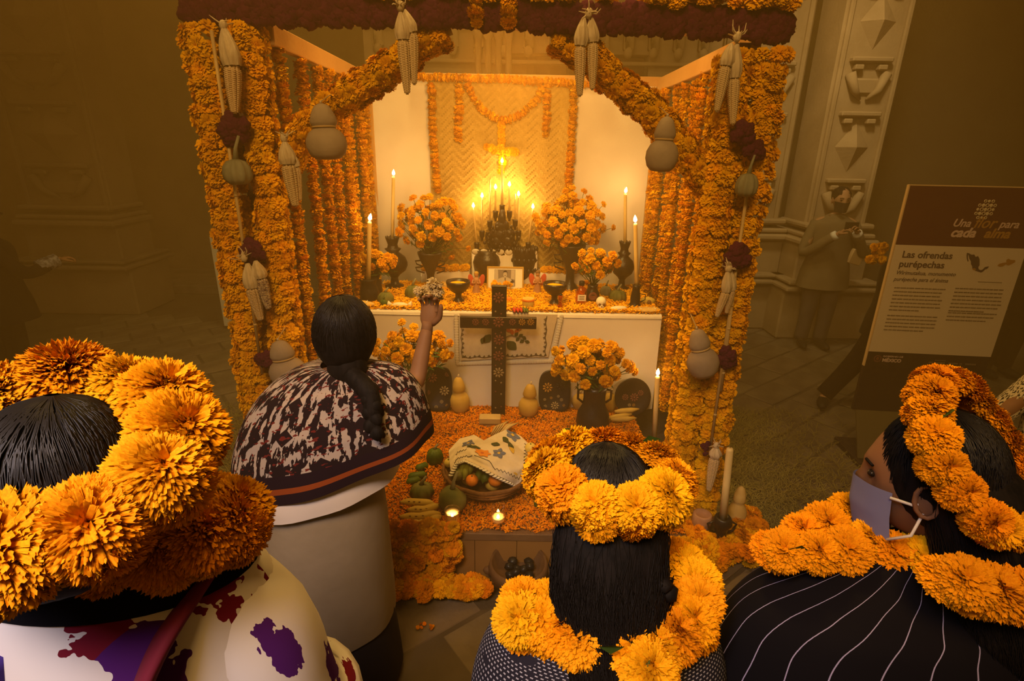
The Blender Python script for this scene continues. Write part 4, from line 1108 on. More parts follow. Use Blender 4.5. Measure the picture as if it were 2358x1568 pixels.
def oblong(name, label, cat, px, py, L_, w, h, m, rz=0, z=ZT, amp=.12, parts=()):
    p = base(px, py, z); t = thing(name, label, cat, p); ob('body', MB().ell(p + V((0, 0, h / 2)), (L_ / 2, w / 2, h / 2), 18, 10, amp, 4, Matrix.Rotation(rz, 3, 'Z'), seed=px), m, t)
    for k in range(parts and 3 or 0): ob('score', MB().tube([p + Matrix.Rotation(rz, 3, 'Z') @ V((L_ * (.25 - k * .25), -w * .3, h * .86)), p + Matrix.Rotation(rz, 3, 'Z') @ V((L_ * (.25 - k * .25), w * .3, h * .86))], .004, 5), 'sugar', t)
    return t, p


oblong('bread_loaf', 'long golden loaf at the table corner nearest the raised head', 'bread', 828, 708, .20, .09, .045, 'bread', .1, parts=(1,))
oblong('bread_loaf', 'pale golden loaf behind the goblet bowl beside the smoke', 'bread', 1022, 664, .16, .09, .05, 'bread', 0, parts=(1,))
oblong('bread_loaf', 'flat golden loaf at the table corner nearest the sign', 'bread', 1490, 718, .19, .09, .03, 'bread', .1, parts=(1,))
oblong('bread_roll', 'whitish floury roll beside the sugar skull', 'bread', 1424, 716, .12, .05, .035, 'sugar', .2)
t, p = oblong('mamey_fruit', 'yellow halved fruit with a dark stone beside the pitcher', 'fruit', 1491, 703, .10, .08, .06, 'guava'); ob('stone', MB().ell(p + V((0, -.036, .032)), (.014, .012, .016)), 'wood_old', t)
t, p = oblong('green_pepper', 'dark green pepper lying under the squash by the candle jug', 'vegetable', 884, 706, .05, .04, .05, 'cucumber'); ob('stem', MB().tube([p + V((0, 0, .05)), p + V((.01, 0, .065))], .003, 5), 'stem', t)
t, p = oblong('sweet_bundle', 'pale shiny sweet in clear wrap at the table edge', 'sweet', 921, 708, .11, .05, .035, 'sugar')
for s in (-1, 1): ob('twist', MB().lathe([(.006, 0), (.022, .03), (.004, .028)], p + V((s * .05, 0, .018)), 10, axis((s, 0, .2))), 'sugar', t)
t, p = oblong('small_orange', 'small orange fruit beside the top of the cross', 'fruit', 1172, 697, .045, .045, .045, 'orange_fruit', amp=.02); ob('stem', MB().ell(p + V((0, 0, .045)), (.005, .005, .004), 6, 4), 'stem', t)
t, p, h, w = lathe_thing('sweet_cup', 'squat striped cup of sweets near the table edge', 'cup', 1216, 710, 686, 28, [(.4, 0), (.48, .15), (.5, .8), (.46, 1), (.40, .96)], 'guava'); ob('band', MB().lathe([(w * .5, h * .72), (w * .53, h * .78), (w * .53, h * .9), (w * .5, h * .95)], p, 16), 'orange_fruit', t); ob('band', MB().lathe([(w * .46, h * .05), (w * .51, h * .1), (w * .51, h * .18), (w * .48, h * .2)], p, 16), 'chili', t)
t, p, h, w = lathe_thing('label_bottle', 'square shouldered amber bottle with a pale label and black cap', 'bottle', 1337, 702, 648, 26, [(.48, 0), (.5, .03), (.5, .60), (.42, .70), (.2, .78), (.2, .86)], 'amber', seg=16)
ob('cap', MB().lathe([(w * .24, h * .84), (w * .25, h * .86), (w * .25, h * 1.0), (w * .2, h * 1.02)], p, 14), 'plastic_black', t); lp_ = ob('label_paper', MB().box(p + V((0, -w * .5, h * .36)), (w * .72, .003, h * .26)), 'paper', t, False)
for z in (.42, .36, .30): ob('label_line', MB().box(p + V((0, -w * .5 - .002, h * z)), (w * .45, .001, h * .02)), 'photo_dark', lp_, False)
t, p, h, w = lathe_thing('oil_lantern', 'tiny glass lantern with a conical foot beside the goblet bowl', 'lantern', 1289, 714, 676, 18, [(.5, 0), (.46, .06), (.25, .45), (.2, .55), (.3, .6), (.3, .85), (.12, .95)], 'amber', seg=14)
ob('cap', MB().lathe([(w * .2, h * .9), (w * .34, h * .93), (w * .1, h)], p, 12), 'plastic_black', t)
# sugar skull
p = base(1383, 712); t = thing('sugar_skull', 'yellowish sugar skull with dark sockets beside the floury roll', 'skull', p)
cr0 = ob('cranium', MB().ell(p + V((0, .005, .05)), (.034, .040, .036), 18, 12).ell(p + V((0, -.018, .022)), (.021, .02, .022), 12, 8), 'sugar', t)
for s in (-1, 1): ob('eye_socket', MB().ell(p + V((s * .013, -.031, .042)), (.009, .006, .009), 8, 6), 'wood_old', cr0)
ob('nose_socket', MB().ell(p + V((0, -.037, .028)), (.004, .004, .006), 6, 4), 'wood_old', t)
for k in range(5): ob('tooth', MB().box(p + V(((k - 2) * .006, -.037, .013)), (.005, .004, .008)), 'sugar', cr0)
for k, (x, m) in enumerate(((1184, 'chili'), (1192, 'chili'), (1200, 'chili'), (1207, 'cucumber'), (1213, 'cucumber'))):
    p = base(x, 719); t = thing('chili_pepper', ('red' if m == 'chili' else 'green') + ' chili at the table edge, ' + ('touching the cross upright', 'second from the cross upright', 'beside the green ones', 'beside the red ones', 'farthest from the cross upright')[k], 'chili', p, 'chilies at the table edge')
    ob('pod', MB().tube([p + V((-.004, .05, .012)), p + V((0, 0, .014)), p + V((.004, -.035, .010))], [.011, .012, .002], 7), m, t); ob('stem', MB().tube([p + V((-.004, .05, .012)), p + V((-.006, .065, .018))], .003, 5), 'stem', t)

# ------------------------------------------------------------------ embroidered runner over the table front
YR = YT0 - .024; RP = lambda x, y, dy=0: at(x, y, Y=YR - dy)
rn = thing('embroidered_runner', 'cream runner with green scroll embroidery hanging over the table front', 'cloth', RP(1165, 830))
a_, b_, c_, d_ = RP(1058, 722), RP(1284, 724), RP(1262, 822), RP(1060, 830)
ob('panel', MB().grid(lambda u, v: a_.lerp(b_, u).lerp(d_.lerp(c_, u), v) + V((0, -.003 * sin(u * 14), 0)), 40, 20), 'linen', rn)
bord = MB(); Lb = walk([RP(1062, 727), RP(1064, 823), RP(1256, 818), RP(1258, 727)], .0035); L2 = [p + V((0, -.006, 0)) + d.cross(V((0, 1, 0))) * .009 * (abs(((i / 14) % 2) - 1) - .5) for i, (p, d) in enumerate(Lb)]
bord.tube(L2, .0022, 4)
for i in range(8, len(L2), 9):
    p, d = Lb[i]; n = d.cross(V((0, 1, 0))); bord.tube([L2[i] + n * .006 * k * .3 + (n * sin(k * .9) + d * cos(k * .9)) * (.0095 - k * .0009) for k in range(9)], .0016, 4)
ob('scroll_border', bord, 'thread_dark', rn)
lace = MB()
for p, d in walk([RP(1050, 724), RP(1053, 838), RP(1272, 832), RP(1294, 726)], .018): lace.ell(p + V((0, .002, 0)), (.014, .002, .014), 8, 5)
ob('lace_edge', lace, 'lace', rn)


def leafp(c, L_, w, ang, m, name='embroidered_leaf', y=.006):
    c = RP(*c, y); pts = []
    for k in range(14):
        a = 2 * pi * k / 14; x = cos(a); q = sin(a) * (1 - .55 * abs(x)); pts.append((x * L_ / 2, q * w / 2))
    return ob(name, MB().poly([c + V((x * cos(ang) - z * sin(ang), 0, x * sin(ang) + z * cos(ang))) for x, z in pts], -.002), m, rn, False)


leafp((1178, 796), .085, .075, -.75, 'thread_green')
for x, y, a in ((1189, 770, .9), (1199, 773, .6), (1207, 778, -.6), (1192, 781, .9), (1202, 786, .6), (1214, 787, -.3)): leafp((x, y), .036, .026, a, 'thread_green')
leafp((1122, 780), .075, .06, .9, 'thread_green'); leafp((1112, 784), .05, .04, 1.2, 'thread_green')
ob('embroidered_stem', MB().tube(smooth_path([RP(1160, 780, .006), RP(1178, 772, .006), RP(1205, 784, .006)], 4), .002, 4), 'thread_green', rn)
for k in range(7): leafp((1182 + 12 * cos(k * .9), 757 + 8 * sin(k * .9)), .04, .03, k * .9, 'thread_red', 'embroidered_petal', .005)

# black painted cross
Yc = 3.26; XP = lambda x, y, dy=0: at(x, y, Y=Yc - dy)
cz = DZ; cr_ = thing('painted_cross', 'black wooden cross painted with muted rosettes standing before the table', 'cross', XP(1149, 960))
u0, u1 = XP(1148, 960), XP(1149, 659); wU = 33 * mpp(XP(1148, 800)); hA = 27 * mpp(XP(1148, 742))
upr = ob('upright', MB().box(((u0.x + u1.x) / 2, Yc, (DZ + u1.z) / 2), (wU, .03, u1.z - DZ + .01)), 'lacquer', cr_, False)
a0, a1 = XP(1060, 741), XP(1235, 741)
arm_ = ob('cross_arm', MB().box(((a0.x + a1.x) / 2, Yc - .012, (a0.z + a1.z) / 2), (a1.x - a0.x, .028, hA)), 'lacquer', cr_, False)


def rosette(parent, c, r, m, n=(0, -1, 0), petals_=9):
    mb = MB(); A = axis(n)
    for k in range(petals_):
        a = 2 * pi * k / petals_; mb.ell(V(c) + A @ V((cos(a) * r * .68, sin(a) * r * .68, 0)), (r * .27, r * .18, .0015), 7, 4, rot=A @ Matrix.Rotation(a, 3, 'Z'))
    mb.ell(c, (r * .25, r * .25, .002), 8, 4, rot=A); mb.tube([V(c) + A @ V((cos(q * pi / 9) * r * .44, sin(q * pi / 9) * r * .44, .0005)) for q in range(19)], r * .05, 4)
    return ob('painted_rosette', mb, m, parent)


for x, y, m in ((1148, 686, 'paint_rose'), (1148, 742, 'photo_dark'), (1149, 783, 'paint_rose'), (1148, 820, 'photo_mid'), (1148, 858, 'photo_mid')): rosette(upr, XP(x, y, .018 if y != 742 else .03), wU * .42, 'paint_rose' if m == 'paint_rose' else 'paint_cream' if y == 858 else 'paint_rose')
for x in (1095, 1118, 1180, 1202, 1222): rosette(arm_, XP(x, 742, .028), hA * .34, 'paint_rose' if x < 1190 else 'paint_ochre')
for y in (720, 765, 803, 840, 880, 905, 940): 
    for s in (-7, 6): ob('painted_dot', MB().ell(XP(1148 + s, y + U(-4, 4), .016), (.006, .0015, .006), 7, 4), RN.choice(('paint_cream', 'paint_rose')), upr)
t = thing('cross_foot', 'small wooden block holding the foot of the cross', 'block', XP(1130, 985)); q = at(1128, 985, Z=DZ); ob('block', MB().box(q + V((.0, .03, .035)), (.14, .07, .07)), 'reed', t, False); ob('groove', MB().box(q + V((0, -.008, .03)), (.13, .006, .008)), 'wood_old', t, False)

# ------------------------------------------------------------------ offerings on the dais
def bd_(x, y): return at(x, y, Z=DZ + .012)


def plate(label, px, py, yt, wpx, oval, tilt=14):
    p = bd_(px, py); t = thing('lacquer_plate', label, 'plate', p, 'lacquered plates against the table'); h = at(px, yt, Y=p.y + .03).z - p.z; w = wpx * mpp(p)
    A = Matrix.Rotation(radians(90 - tilt + 0), 3, 'X'); c = p + V((0, .06, h / 2)); sc = Matrix.Diagonal((w / 2, h / 2, 1))
    prof = [(0.001, -.004), (.7, -.004), (.98, .010), (1, .016), (.95, .018), (.72, .006), (0.001, .006)]
    mb = MB(); seg = 32; vs = []
    for r, z in prof:
        for k in range(seg):
            a = 2 * pi * k / seg; e = .62 if oval else 1
            x, y = abs(cos(a)) ** e * (1 if cos(a) > 0 else -1), abs(sin(a)) ** e * (1 if sin(a) > 0 else -1); vs.append(c + A @ V((x * r * w / 2, y * r * h / 2, z)))
    n = len(prof); mb.add(vs, [(i * seg + k, i * seg + (k + 1) % seg, (i + 1) * seg + (k + 1) % seg, (i + 1) * seg + k) for i in range(n - 1) for k in range(seg)]); d_ = ob('disc', mb, 'lacquer', t)
    return d_, c, A, w, h


t, c, A, w, h = plate('oval black plate with rosettes beside the speckled cape shoulder', 1010, 952, 850, 62, True)
for x, y, r, m in ((-.25, .3, .2, 'paint_rose'), (.2, -.05, .2, 'paint_cream'), (.3, .4, .1, 'paint_rose'), (.1, -.35, .08, 'paint_cream'), (.3, -.45, .07, 'paint_ochre'), (-.1, -.5, .08, 'paint_cream'), (-.4, -.1, .1, 'paint_rose')): rosette(t, c + A @ V((x * w, y * h * .8, .011)), r * w, m, A @ V((0, 0, 1)))
t, c, A, w, h = plate('rounded black plate with an ochre flower beside the rear vase bouquet', 1276, 954, 858, 74, True)
for x, y, r, m in ((-.22, .08, .17, 'paint_ochre'), (.02, -.34, .14, 'paint_cream'), (.2, .12, .16, 'lacquer'), (.22, -.2, .06, 'paint_cream'), (-.3, -.2, .05, 'paint_cream'), (-.28, -.36, .06, 'paint_cream'), (.3, -.33, .05, 'paint_ochre'), (.12, -.12, .05, 'paint_cream'), (-.1, -.16, .05, 'paint_ochre')): rosette(t, c + A @ V((x * w, y * h, .011)), r * w, m, A @ V((0, 0, 1)))
t, c, A, w, h = plate('round dull black plate half veiled in smoke beside the single low candle', 1456, 962, 876, 84, False)
for x, y, r, m in ((.05, -.02, .13, 'paint_rose'), (-.2, -.02, .10, 'paint_rose'), (.04, -.22, .05, 'paint_ochre'), (.22, .1, .09, 'paint_rose'), (-.08, -.22, .05, 'paint_cream')): rosette(t, c + A @ V((x * w, y * h, .011)), r * w, m, A @ V((0, 0, 1)))
for px, py, yt, w, lean, l in ((1061, 948, 868, 44, (-.06, 0, 1), 'yellow two-lobed gourd before the table on the raised arm side of the cross'), (1215, 956, 884, 46, (.06, 0, 1), 'yellow two-lobed gourd before the table on the vase side of the cross')):
    p = bd_(px, py); h = hgt(p, yt, px); t = thing('yellow_gourd', l, 'gourd', p, 'yellow gourds beside the cross'); ob('body', MB().lathe([(r * w * mpp(p) * 1.02, z * h) for r, z in gourd_prof(0)], p, 24, axis(lean)), 'gourd_yellow', t); e = p + axis(lean) @ V((0, 0, h)); ob('stem', MB().tube([e - V((0, 0, .01)), e + V((.006, 0, .02))], [.008, .005], 6), 'husk', t)
p = bd_(1363, 992); h = hgt(p, 885, 1363)
t = thing('black_vase', 'broad shouldered black vase holding the front marigold bouquet', 'vase', p); w = 74 * mpp(p)
ob('body', MB().lathe([(r * w, z * h) for r, z in [(.30, 0), (.46, .08), (.52, .22), (.48, .40), (.36, .55), (.33, .7), (.34, .88), (.40, 1), (.32, .97)]], p, 26), 'clay_black', t)
for s in (-1, 1): ob('handle', MB().tube([p + V((s * w * .34, 0, h * .9)), p + V((s * w * .5, 0, h * .88)), p + V((s * w * .5, 0, h * .7)), p + V((s * w * .35, 0, h * .62))], .008, 6), 'clay_black', t)
bouquet('front marigold bouquet in the broad black vase, below the tablecloth edge', at(1360, 835, Y=p.y), .235, .14, .155, 54, p + V((0, 0, h * .95)), MG_LO + MG_MI, .078, [at(1462, 856, Y=p.y), at(1276, 858, Y=p.y), at(1324, 782, Y=p.y), at(1455, 850, Y=p.y - .03)], 220)
p = bd_(950, 985); t = thing('black_vase', 'black vase mostly hidden by the raised arm', 'vase', p); h = .2; ob('body', MB().lathe([(.05, 0), (.075, .04), (.07, .1), (.045, .15), (.06, .2), (.045, .19)], p, 20), 'clay_black', t); ob('foot', MB().lathe([(.06, 0), (.062, .012), (.05, .016)], p, 18), 'clay_black', t)
bouquet('marigold bouquet half hidden behind the raised forearm', at(950, 808, Y=p.y), .235, .12, .13, 46, p + V((0, 0, .19)), MG_LO + MG_MI, .076, [at(925, 742, Y=p.y), at(1036, 790, Y=p.y), at(953, 752, Y=p.y), at(1038, 818, Y=p.y)], 200)
p = bd_(1507, 1004); taper('single tall lit candle standing on the petals near the flower curtain', p, at(1514, 866, Y=p.y), .0155, True, None, 0, .044)
for k, (x, y, r_) in enumerate(((1425, 968, .3), (1432, 978, .1), (1440, 962, .2))):
    p = bd_(x, y); t = thing('yellow_banana', 'yellow green banana beside the front vase, ' + ('topmost', 'lowest, in front', 'middle one')[k], 'banana', p); d = V((cos(r_), sin(r_), 0)); ob('peel', MB().tube([p - d * .08 + V((0, 0, .03 + k * .012)), p - d * .03 + V((0, .01, .024 + k * .012)), p + d * .04 + V((0, .01, .024 + k * .012)), p + d * .09 + V((0, 0, .034 + k * .012))], [.008, .019, .019, .006], 8), 'gourd_yellow', t); ob('tip', MB().ell(p + d * .092 + V((0, 0, .034 + k * .012)), (.006, .006, .006), 6, 4), 'wood_old', t)
t, p = oblong('yellow_gourd', 'round yellow gourd wedged behind the front vase', 'gourd', 1333, 945, .11, .1, .13, 'gourd_yellow', z=DZ); ob('stem', MB().tube([p + V((0, 0, .13)), p + V((.01, 0, .155))], .006, 6), 'husk', t)
t, p = oblong('yellow_gourd', 'pointed yellow gourd between the front vase and the round plate', 'gourd', 1402, 950, .09, .09, .15, 'gourd_yellow', z=DZ); ob('stem', MB().tube([p + V((0, 0, .15)), p + V((.01, 0, .175))], .006, 6), 'husk', t)

# fruit basket and its cover
bc = at(1122, 1085, Z=DZ + .10); bw = 204 * mpp(bc) / 2; bk = thing('fruit_basket', 'shallow woven basket heaped with fruit under an embroidered napkin', 'basket', (bc.x, bc.y, DZ + .01))
B0 = V((bc.x, bc.y, DZ + .012))
bo_ = ob('bowl', MB().lathe([(bw * .5, 0), (bw * .62, .01), (bw * .85, .055), (bw * .97, .10), (bw, .112), (bw * .96, .11), (bw * .82, .06), (bw * .58, .018), (.001, .014)], B0, 40), 'basket', bk)
for z, r in ((.03, .74), (.06, .87), (.09, .95)): ob('coil', MB().tube([B0 + V((cos(a * pi / 20) * bw * r, sin(a * pi / 20) * bw * r, z)) for a in range(41)], .006, 5), 'basket', bo_)
ob('rim', MB().tube([B0 + V((cos(a * pi / 24) * bw * .985, sin(a * pi / 24) * bw * .985, .112 + .003 * sin(a * 5))) for a in range(49)], .010, 6), 'basket', bk)


def fruit(name, label, cat, px, py, r, m, z=DZ + .13, sc=(1, 1, .93), dy=0):
    p = at(px, py, Z=z) + V((0, dy, 0)); t = thing(name, label, cat, p); ob('flesh', MB().ell(p, (r * sc[0], r * sc[1], r * sc[2]), 20, 12, .03, 5, seed=px), m, t); ob('stem', MB().ell(p + V((0, -.2 * r, r * .9)), (.005, .005, .004), 6, 4), 'stem', t)


fruit('orange', 'orange at the basket front under the napkin lace', 'fruit', 1141, 1104, .038, 'orange_fruit')
fruit('orange', 'small orange at the basket front beside the green plantains', 'fruit', 1087, 1106, .032, 'orange_fruit')
fruit('guava', 'yellow guava at the basket edge nearest the crowned kneeler', 'fruit', 1212, 1066, .036, 'guava')
fruit('guava', 'yellow guava at the basket edge nearest the green squash', 'fruit', 1033, 1066, .026, 'guava')
fruit('guava', 'pale guava peeping behind the napkin fold', 'fruit', 1222, 1040, .032, 'guava', dy=.04)
fruit('melon', 'dull green melon under the napkin corner by the plantains', 'fruit', 1054, 1092, .035, 'squash_green')
for k, (x0, y0, x1, y1) in enumerate(((1070, 1066, 1062, 1098), (1080, 1070, 1068, 1104), (1090, 1072, 1076, 1096))):
    a, b = at(x0, y0, Z=DZ + .165), at(x1, y1, Z=DZ + .13); t = thing('green_plantain', 'green plantain in the basket, ' + ('against the melon', 'between two others', 'against the cucumbers')[k], 'plantain', b, 'plantains in the basket'); ob('peel', MB().tube([a, a.lerp(b, .3) + V((0, 0, .012)), a.lerp(b, .7) + V((0, 0, .012)), b], [.010, .018, .018, .006], 8), 'banana_green', t); ob('tip', MB().ell(b, (.007, .007, .007), 6, 4), 'wood_old', t)
for k, (x0, y0, x1, y1) in enumerate(((1108, 1080, 1100, 1104), (1126, 1086, 1112, 1108))):
    a, b = at(x0, y0, Z=DZ + .16), at(x1, y1, Z=DZ + .13); t = thing('cucumber', ('dark green cucumber in the basket against the small orange', 'dark green cucumber in the basket against the larger orange')[k], 'cucumber', b); ob('flesh', MB().tube([a, a.lerp(b, .2), a.lerp(b, .8), b, b - V((0, .006, .004))], [.012, .02, .021, .014, .004], 9), 'cucumber', t); ob('tip', MB().ell(b - V((0, .006, .004)), (.005, .005, .005), 6, 4), 'stem', t)
# heap below the napkin
for k in range(5):
    a = k * 1.25; p = B0 + V((cos(a) * bw * .48, sin(a) * bw * .48 + .02, .075)); t = thing('guava', 'guava buried in the heap under the napkin', 'fruit', p, 'guavas under the napkin'); ob('flesh', MB().ell(p, (.042, .042, .04), 12, 8), 'guava', t)

NK0 = [at(1040, 1030, Z=DZ + .20), at(1178, 990, Z=DZ + .22), at(1226, 1032, Z=DZ + .18), at(1196, 1112, Z=DZ + .13), at(1100, 1070, Z=DZ + .21), at(1045, 1085, Z=DZ + .15)]


NF = ((1033, 1037), (1058, 1010), (1092, 1001), (1114, 1014), (1140, 1000), (1166, 989), (1198, 1003), (1232, 1036))
NN = ((1038, 1090), (1052, 1064), (1072, 1058), (1102, 1072), (1138, 1092), (1170, 1106), (1193, 1119), (1228, 1062))


def along(P_, u):
    f = u * (len(P_) - 1); i = min(int(f), len(P_) - 2); a, b = V((*P_[i], 0)), V((*P_[i + 1], 0)); return a.lerp(b, f - i)


def nap(u, v):     # square napkin dropped over the heap, one corner towards the viewer
    q = along(NF, u).lerp(along(NN, u), v); h = .17
    for k in range(3):
        p = at(q.x, q.y, Z=DZ + h); r = (V((p.x, p.y, 0)) - V((B0.x, B0.y, 0))).length / bw
        h = max(.235 - .10 * r ** 2 + .014 * noise.noise(V((u * 6, v * 5, 2))), .11)
    return at(q.x, q.y, Z=DZ + h)


nk = thing('embroidered_napkin', 'cream napkin with lace edge and bright flower embroidery over the fruit basket', 'napkin', B0); NB = MB().grid(nap, 56, 40); ob('linen_sheet', NB, 'linen', nk)
lc = MB()
for k in range(34):
    u = k / 33; p = nap(u, 1); q = nap(u, .96); d = (p - q).normalized(); lc.ell(p + d * .006 - V((0, 0, .004)), (.014, .012, .003), 8, 4)
for k in range(12):
    v = k / 11; p = nap(1, v); lc.ell(p + V((.006, 0, -.004)), (.012, .012, .003), 8, 4)
ob('lace_edge', lc, 'lace', nk)


def nleaf(u, v, lu, lv, ang, m, name):
    mb = MB(); up = V((0, 0, .004)); pts = []
    for k in range(12):
        a = 2 * pi * k / 12; x, y = cos(a) * lu, sin(a) * lv * (1 - .5 * abs(cos(a))); pts.append(nap(min(.99, max(.01, u + x * cos(ang) - y * sin(ang))), min(.99, max(.01, v + (x * sin(ang) + y * cos(ang)) * 1.3))) + up)
    mb.add(pts + [nap(u, v) + up * 1.4], [(k, (k + 1) % 12, 12) for k in range(12)]); ob(name, mb, m, nk)


for (u, v, m) in ((.25, .32, 'thread_blue'), (.62, .48, 'thread_blue'), (.78, .06, 'thread_blue')):
    for k in range(5): nleaf(u + .045 * cos(k * 1.256), v + .07 * sin(k * 1.256), .036, .03, k * 1.256, m, 'blue_petal')
    nleaf(u, v, .02, .02, 0, 'thread_yellow', 'flower_centre')
for k in range(7): nleaf(.44 + .05 * cos(k * .9), .52 + .075 * sin(k * .9), .045, .035, k * .9, 'thread_orange', 'orange_petal')
nleaf(.44, .52, .025, .025, 0, 'thread_red', 'flower_centre')
for u, v, a in ((.36, .40, -.5), (.58, .26, .5), (.76, .3, 1.2), (.70, .20, 1.0), (.30, .46, -.2)): nleaf(u, v, .06, .035, a, 'thread_green', 'embroidered_leaf')
nleaf(.77, .35, .06, .03, 1.3, 'thread_yellow', 'embroidered_leaf')
zz = MB(); zl = [nap(.08 + .8 * k / 40, .84 + .05 * (k % 2) - .12 * (1 if 12 < k < 24 else 0)) + V((0, 0, .003)) for k in range(41) if not 14 < k < 22]
zz.tube(zl[:14], .0016, 4); zz.tube(zl[14:], .0016, 4); zz.tube([nap(.10 + .3 * k / 16, .55 + .06 * (k % 2)) + V((0, 0, .003)) for k in range(17)][:9], .0016, 4); zz.tube([nap(.9 + .04 * (k % 2), .1 + .8 * k / 18) + V((0, 0, .003)) for k in range(19)], .0016, 4); ob('zigzag_border', zz, 'thread_dark', nk)
nleaf(.82, .80, .03, .02, 0, 'thread_yellow', 'embroidered_leaf')
# corn husk sheaf behind the basket
t = thing('husk_sheaf', 'sheaf of dry corn husks leaning behind the fruit basket', 'husks', bd_(1155, 985))
for k in range(6):
    a = at(1130 + k * 4, 1002, Z=DZ + .03); b = at(1150 + k * 9, 965 + abs(k - 3) * 4, Z=DZ + .06); ob('husk_leaf', MB().tube([a, a.lerp(b, .5) + V((0, 0, .02)), b], [.006, .014, .003], 6, flatten=.4), 'reed', t)

# votive candles in glasses
def votive(label, px, py, w, wax=.7, lit=True):
    p = bd_(px, py); r = w * mpp(p) / 2; h = r * 2.5; t = thing('votive_candle', label, 'candle', p, 'votive candles in glass tumblers')
    ob('tumbler', MB().lathe([(r * .80, 0), (r * .85, .004), (r * .98, h), (r * 1.0, h + .002), (r * .93, h), (r * .80, h * .1), (.001, h * .08)], p, 28), 'glass', t)
    ob('wax_fill', MB().lathe([(r * .74, h * .10), (r * .78, h * .12), (r * .90, h * wax), (r * .84, h * wax + .001), (r * .66, h * wax * .72), (r * .5, h * wax * .55), (.001, h * wax * .5)], p, 24), 'wax_glow', t)
    if lit: flame(t, p + V((0, 0, h * wax * .5)), .024)


votive('glass votive brimming with glowing wax between bananas and brazier', 1042, 1212, 36, .86)
votive('half burnt glass votive below the fruit basket', 1147, 1204, 34, .42)
votive('glass votive half hidden behind the kneeler crown', 1556, 1206, 40, .3)


# bananas, cucumbers, gourds on the near petals
for k, (x0, y0, x1, y1, sag) in enumerate(((922, 1156, 1000, 1160, 0), (938, 1174, 1014, 1164, 6), (920, 1190, 1014, 1182, 5), (924, 1202, 970, 1206, 4), (950, 1208, 1016, 1188, 8))):
    z = DZ + .035; a, b = at(x0, y0, Z=z), at(x1, y1, Z=z); m_ = at((x0 + x1) / 2, (y0 + y1) / 2 + sag, Z=z) 
    t = thing('banana', ('topmost speckled banana of the bunch beside the beige skirt', 'second speckled banana of the bunch, just under the topmost', 'middle speckled banana of the bunch, longest', 'short speckled banana low in the bunch at the skirt', 'lowest speckled banana of the bunch near the brimming votive')[k], 'banana', a, 'bananas beside the beige skirt')
    pts = smooth_path([a, a.lerp(m_, .55), m_, m_.lerp(b, .5), b], 3); n = len(pts); ob('peel', MB().tube(pts, [.022 * max(.25, min(1, sin(pi * (i + .6) / (n + .4)) * 1.5)) for i in range(n)], 9), 'banana', t); ob('tip', MB().ell(a, (.007, .007, .007), 6, 4), 'wood_old', t)
    for q in range(3): ob('dark_spot', MB().ell(pts[3 + q * 2] + V((0, -.013, .016)), (.007, .003, .003), 6, 4), 'wood_old', t)
for k, (x0, y0, x1, y1) in enumerate(((958, 1080, 985, 1070), (940, 1098, 982, 1092), (936, 1112, 968, 1104))):
    z = DZ + .03; a, b = at(x0, y0, Z=z), at(x1, y1, Z=z); t = thing('cucumber', 'green cucumber on the petals beside the white blouse hem, %s of three' % ('upper', 'middle', 'lower')[k], 'cucumber', a); ob('flesh', MB().tube([a, a.lerp(b, .15), a.lerp(b, .85), b], [.01, .022, .022, .008], 9), 'cucumber', t); ob('tip', MB().ell(b, (.006, .006, .006), 6, 4), 'stem', t)
squash('squash', 'dark green round squash at the speckled cape elbow', bd_(1002, 1068), .10, .10, 'cucumber', .3)
squash('squash', 'ribbed green squash with a thick stem just above the bananas', bd_(972, 1145), .13, .08, 'squash_green', .55)
squash('necked_gourd', 'olive gourd with a long bent neck behind the brimming votive', bd_(1043, 1170), .14, .12, 'squash_green', .75, 0, cat='gourd')
t, p = oblong('avocado', 'small dark avocado on the petals beside the kneeler crown', 'avocado', 1237, 1170, .04, .045, .075, 'cucumber', z=DZ); ob('stem', MB().ell(p + V((0, 0, .076)), (.005, .005, .004), 6, 4), 'stem', t)

# clay brazier on the paving
p = at(1192, 1372, Z=0); t = thing('incense_brazier', 'round brown clay incense brazier smoking on the ground before the dais', 'brazier', p)
ob('bowl', MB().lathe([(.075, 0), (.05, .03), (.05, .05), (.12, .11), (.14, .17), (.13, .21), (.12, .20), (.10, .14), (.001, .12)], p, 28), 'clay_brown', t)
for k in range(10): ob('coal', MB().ell(p + V((U(-.06, .06), U(-.06, .06), .155 + U(0, .02))), (.022, .02, .016), 8, 6, .4, 6, seed=k), 'plastic_black', t)
for s in (-1, 1): ob('lug', MB().ell(p + V((s * .14, 0, .15)), (.025, .02, .02), 8, 6), 'clay_brown', t)
# fallen petals on the ground
for k, (x, y) in enumerate(((968, 1442), (990, 1440))):
    q = at(x, y, Z=.006); t = thing('fallen_blossom', ('larger fallen orange blossom on the bare ground', 'smaller fallen orange petal tuft on the bare ground')[k], 'petals', q)
    for j in range(5): flower(t, q + V((U(-.02, .02), U(-.015, .015), 0)), (U(-1, 1), U(-1, 1), 1), .018, MG_LOD, .4, name='petal')
# ================================================================== INFORMATION SIGN
SL = at(1965, 925, Y=3.40); SL = V((2.385, 3.40, 0)); SR = V((3.155, 3.33, 0)); su = (SR - SL); sn = V((su.y, -su.x, 0)).normalized()
sg = thing('information_sign', 'tall information panel with wine header and cream text field', 'sign', SL + su * .5)
S = lambda u, z, o=0: SL + su * u + V((0, 0, z)) + sn * o
RS = Matrix((su.normalized(), -sn, V((0, 0, 1)))).transposed()
FLD = {}


def plane(name, u0, u1, z0, z1, th, m, off): FLD[name] = ob(name, MB().box(S((u0 + u1) / 2, (z0 + z1) / 2, off), ((u1 - u0) * su.length, th, z1 - z0), RS, .03), m, sg, False)


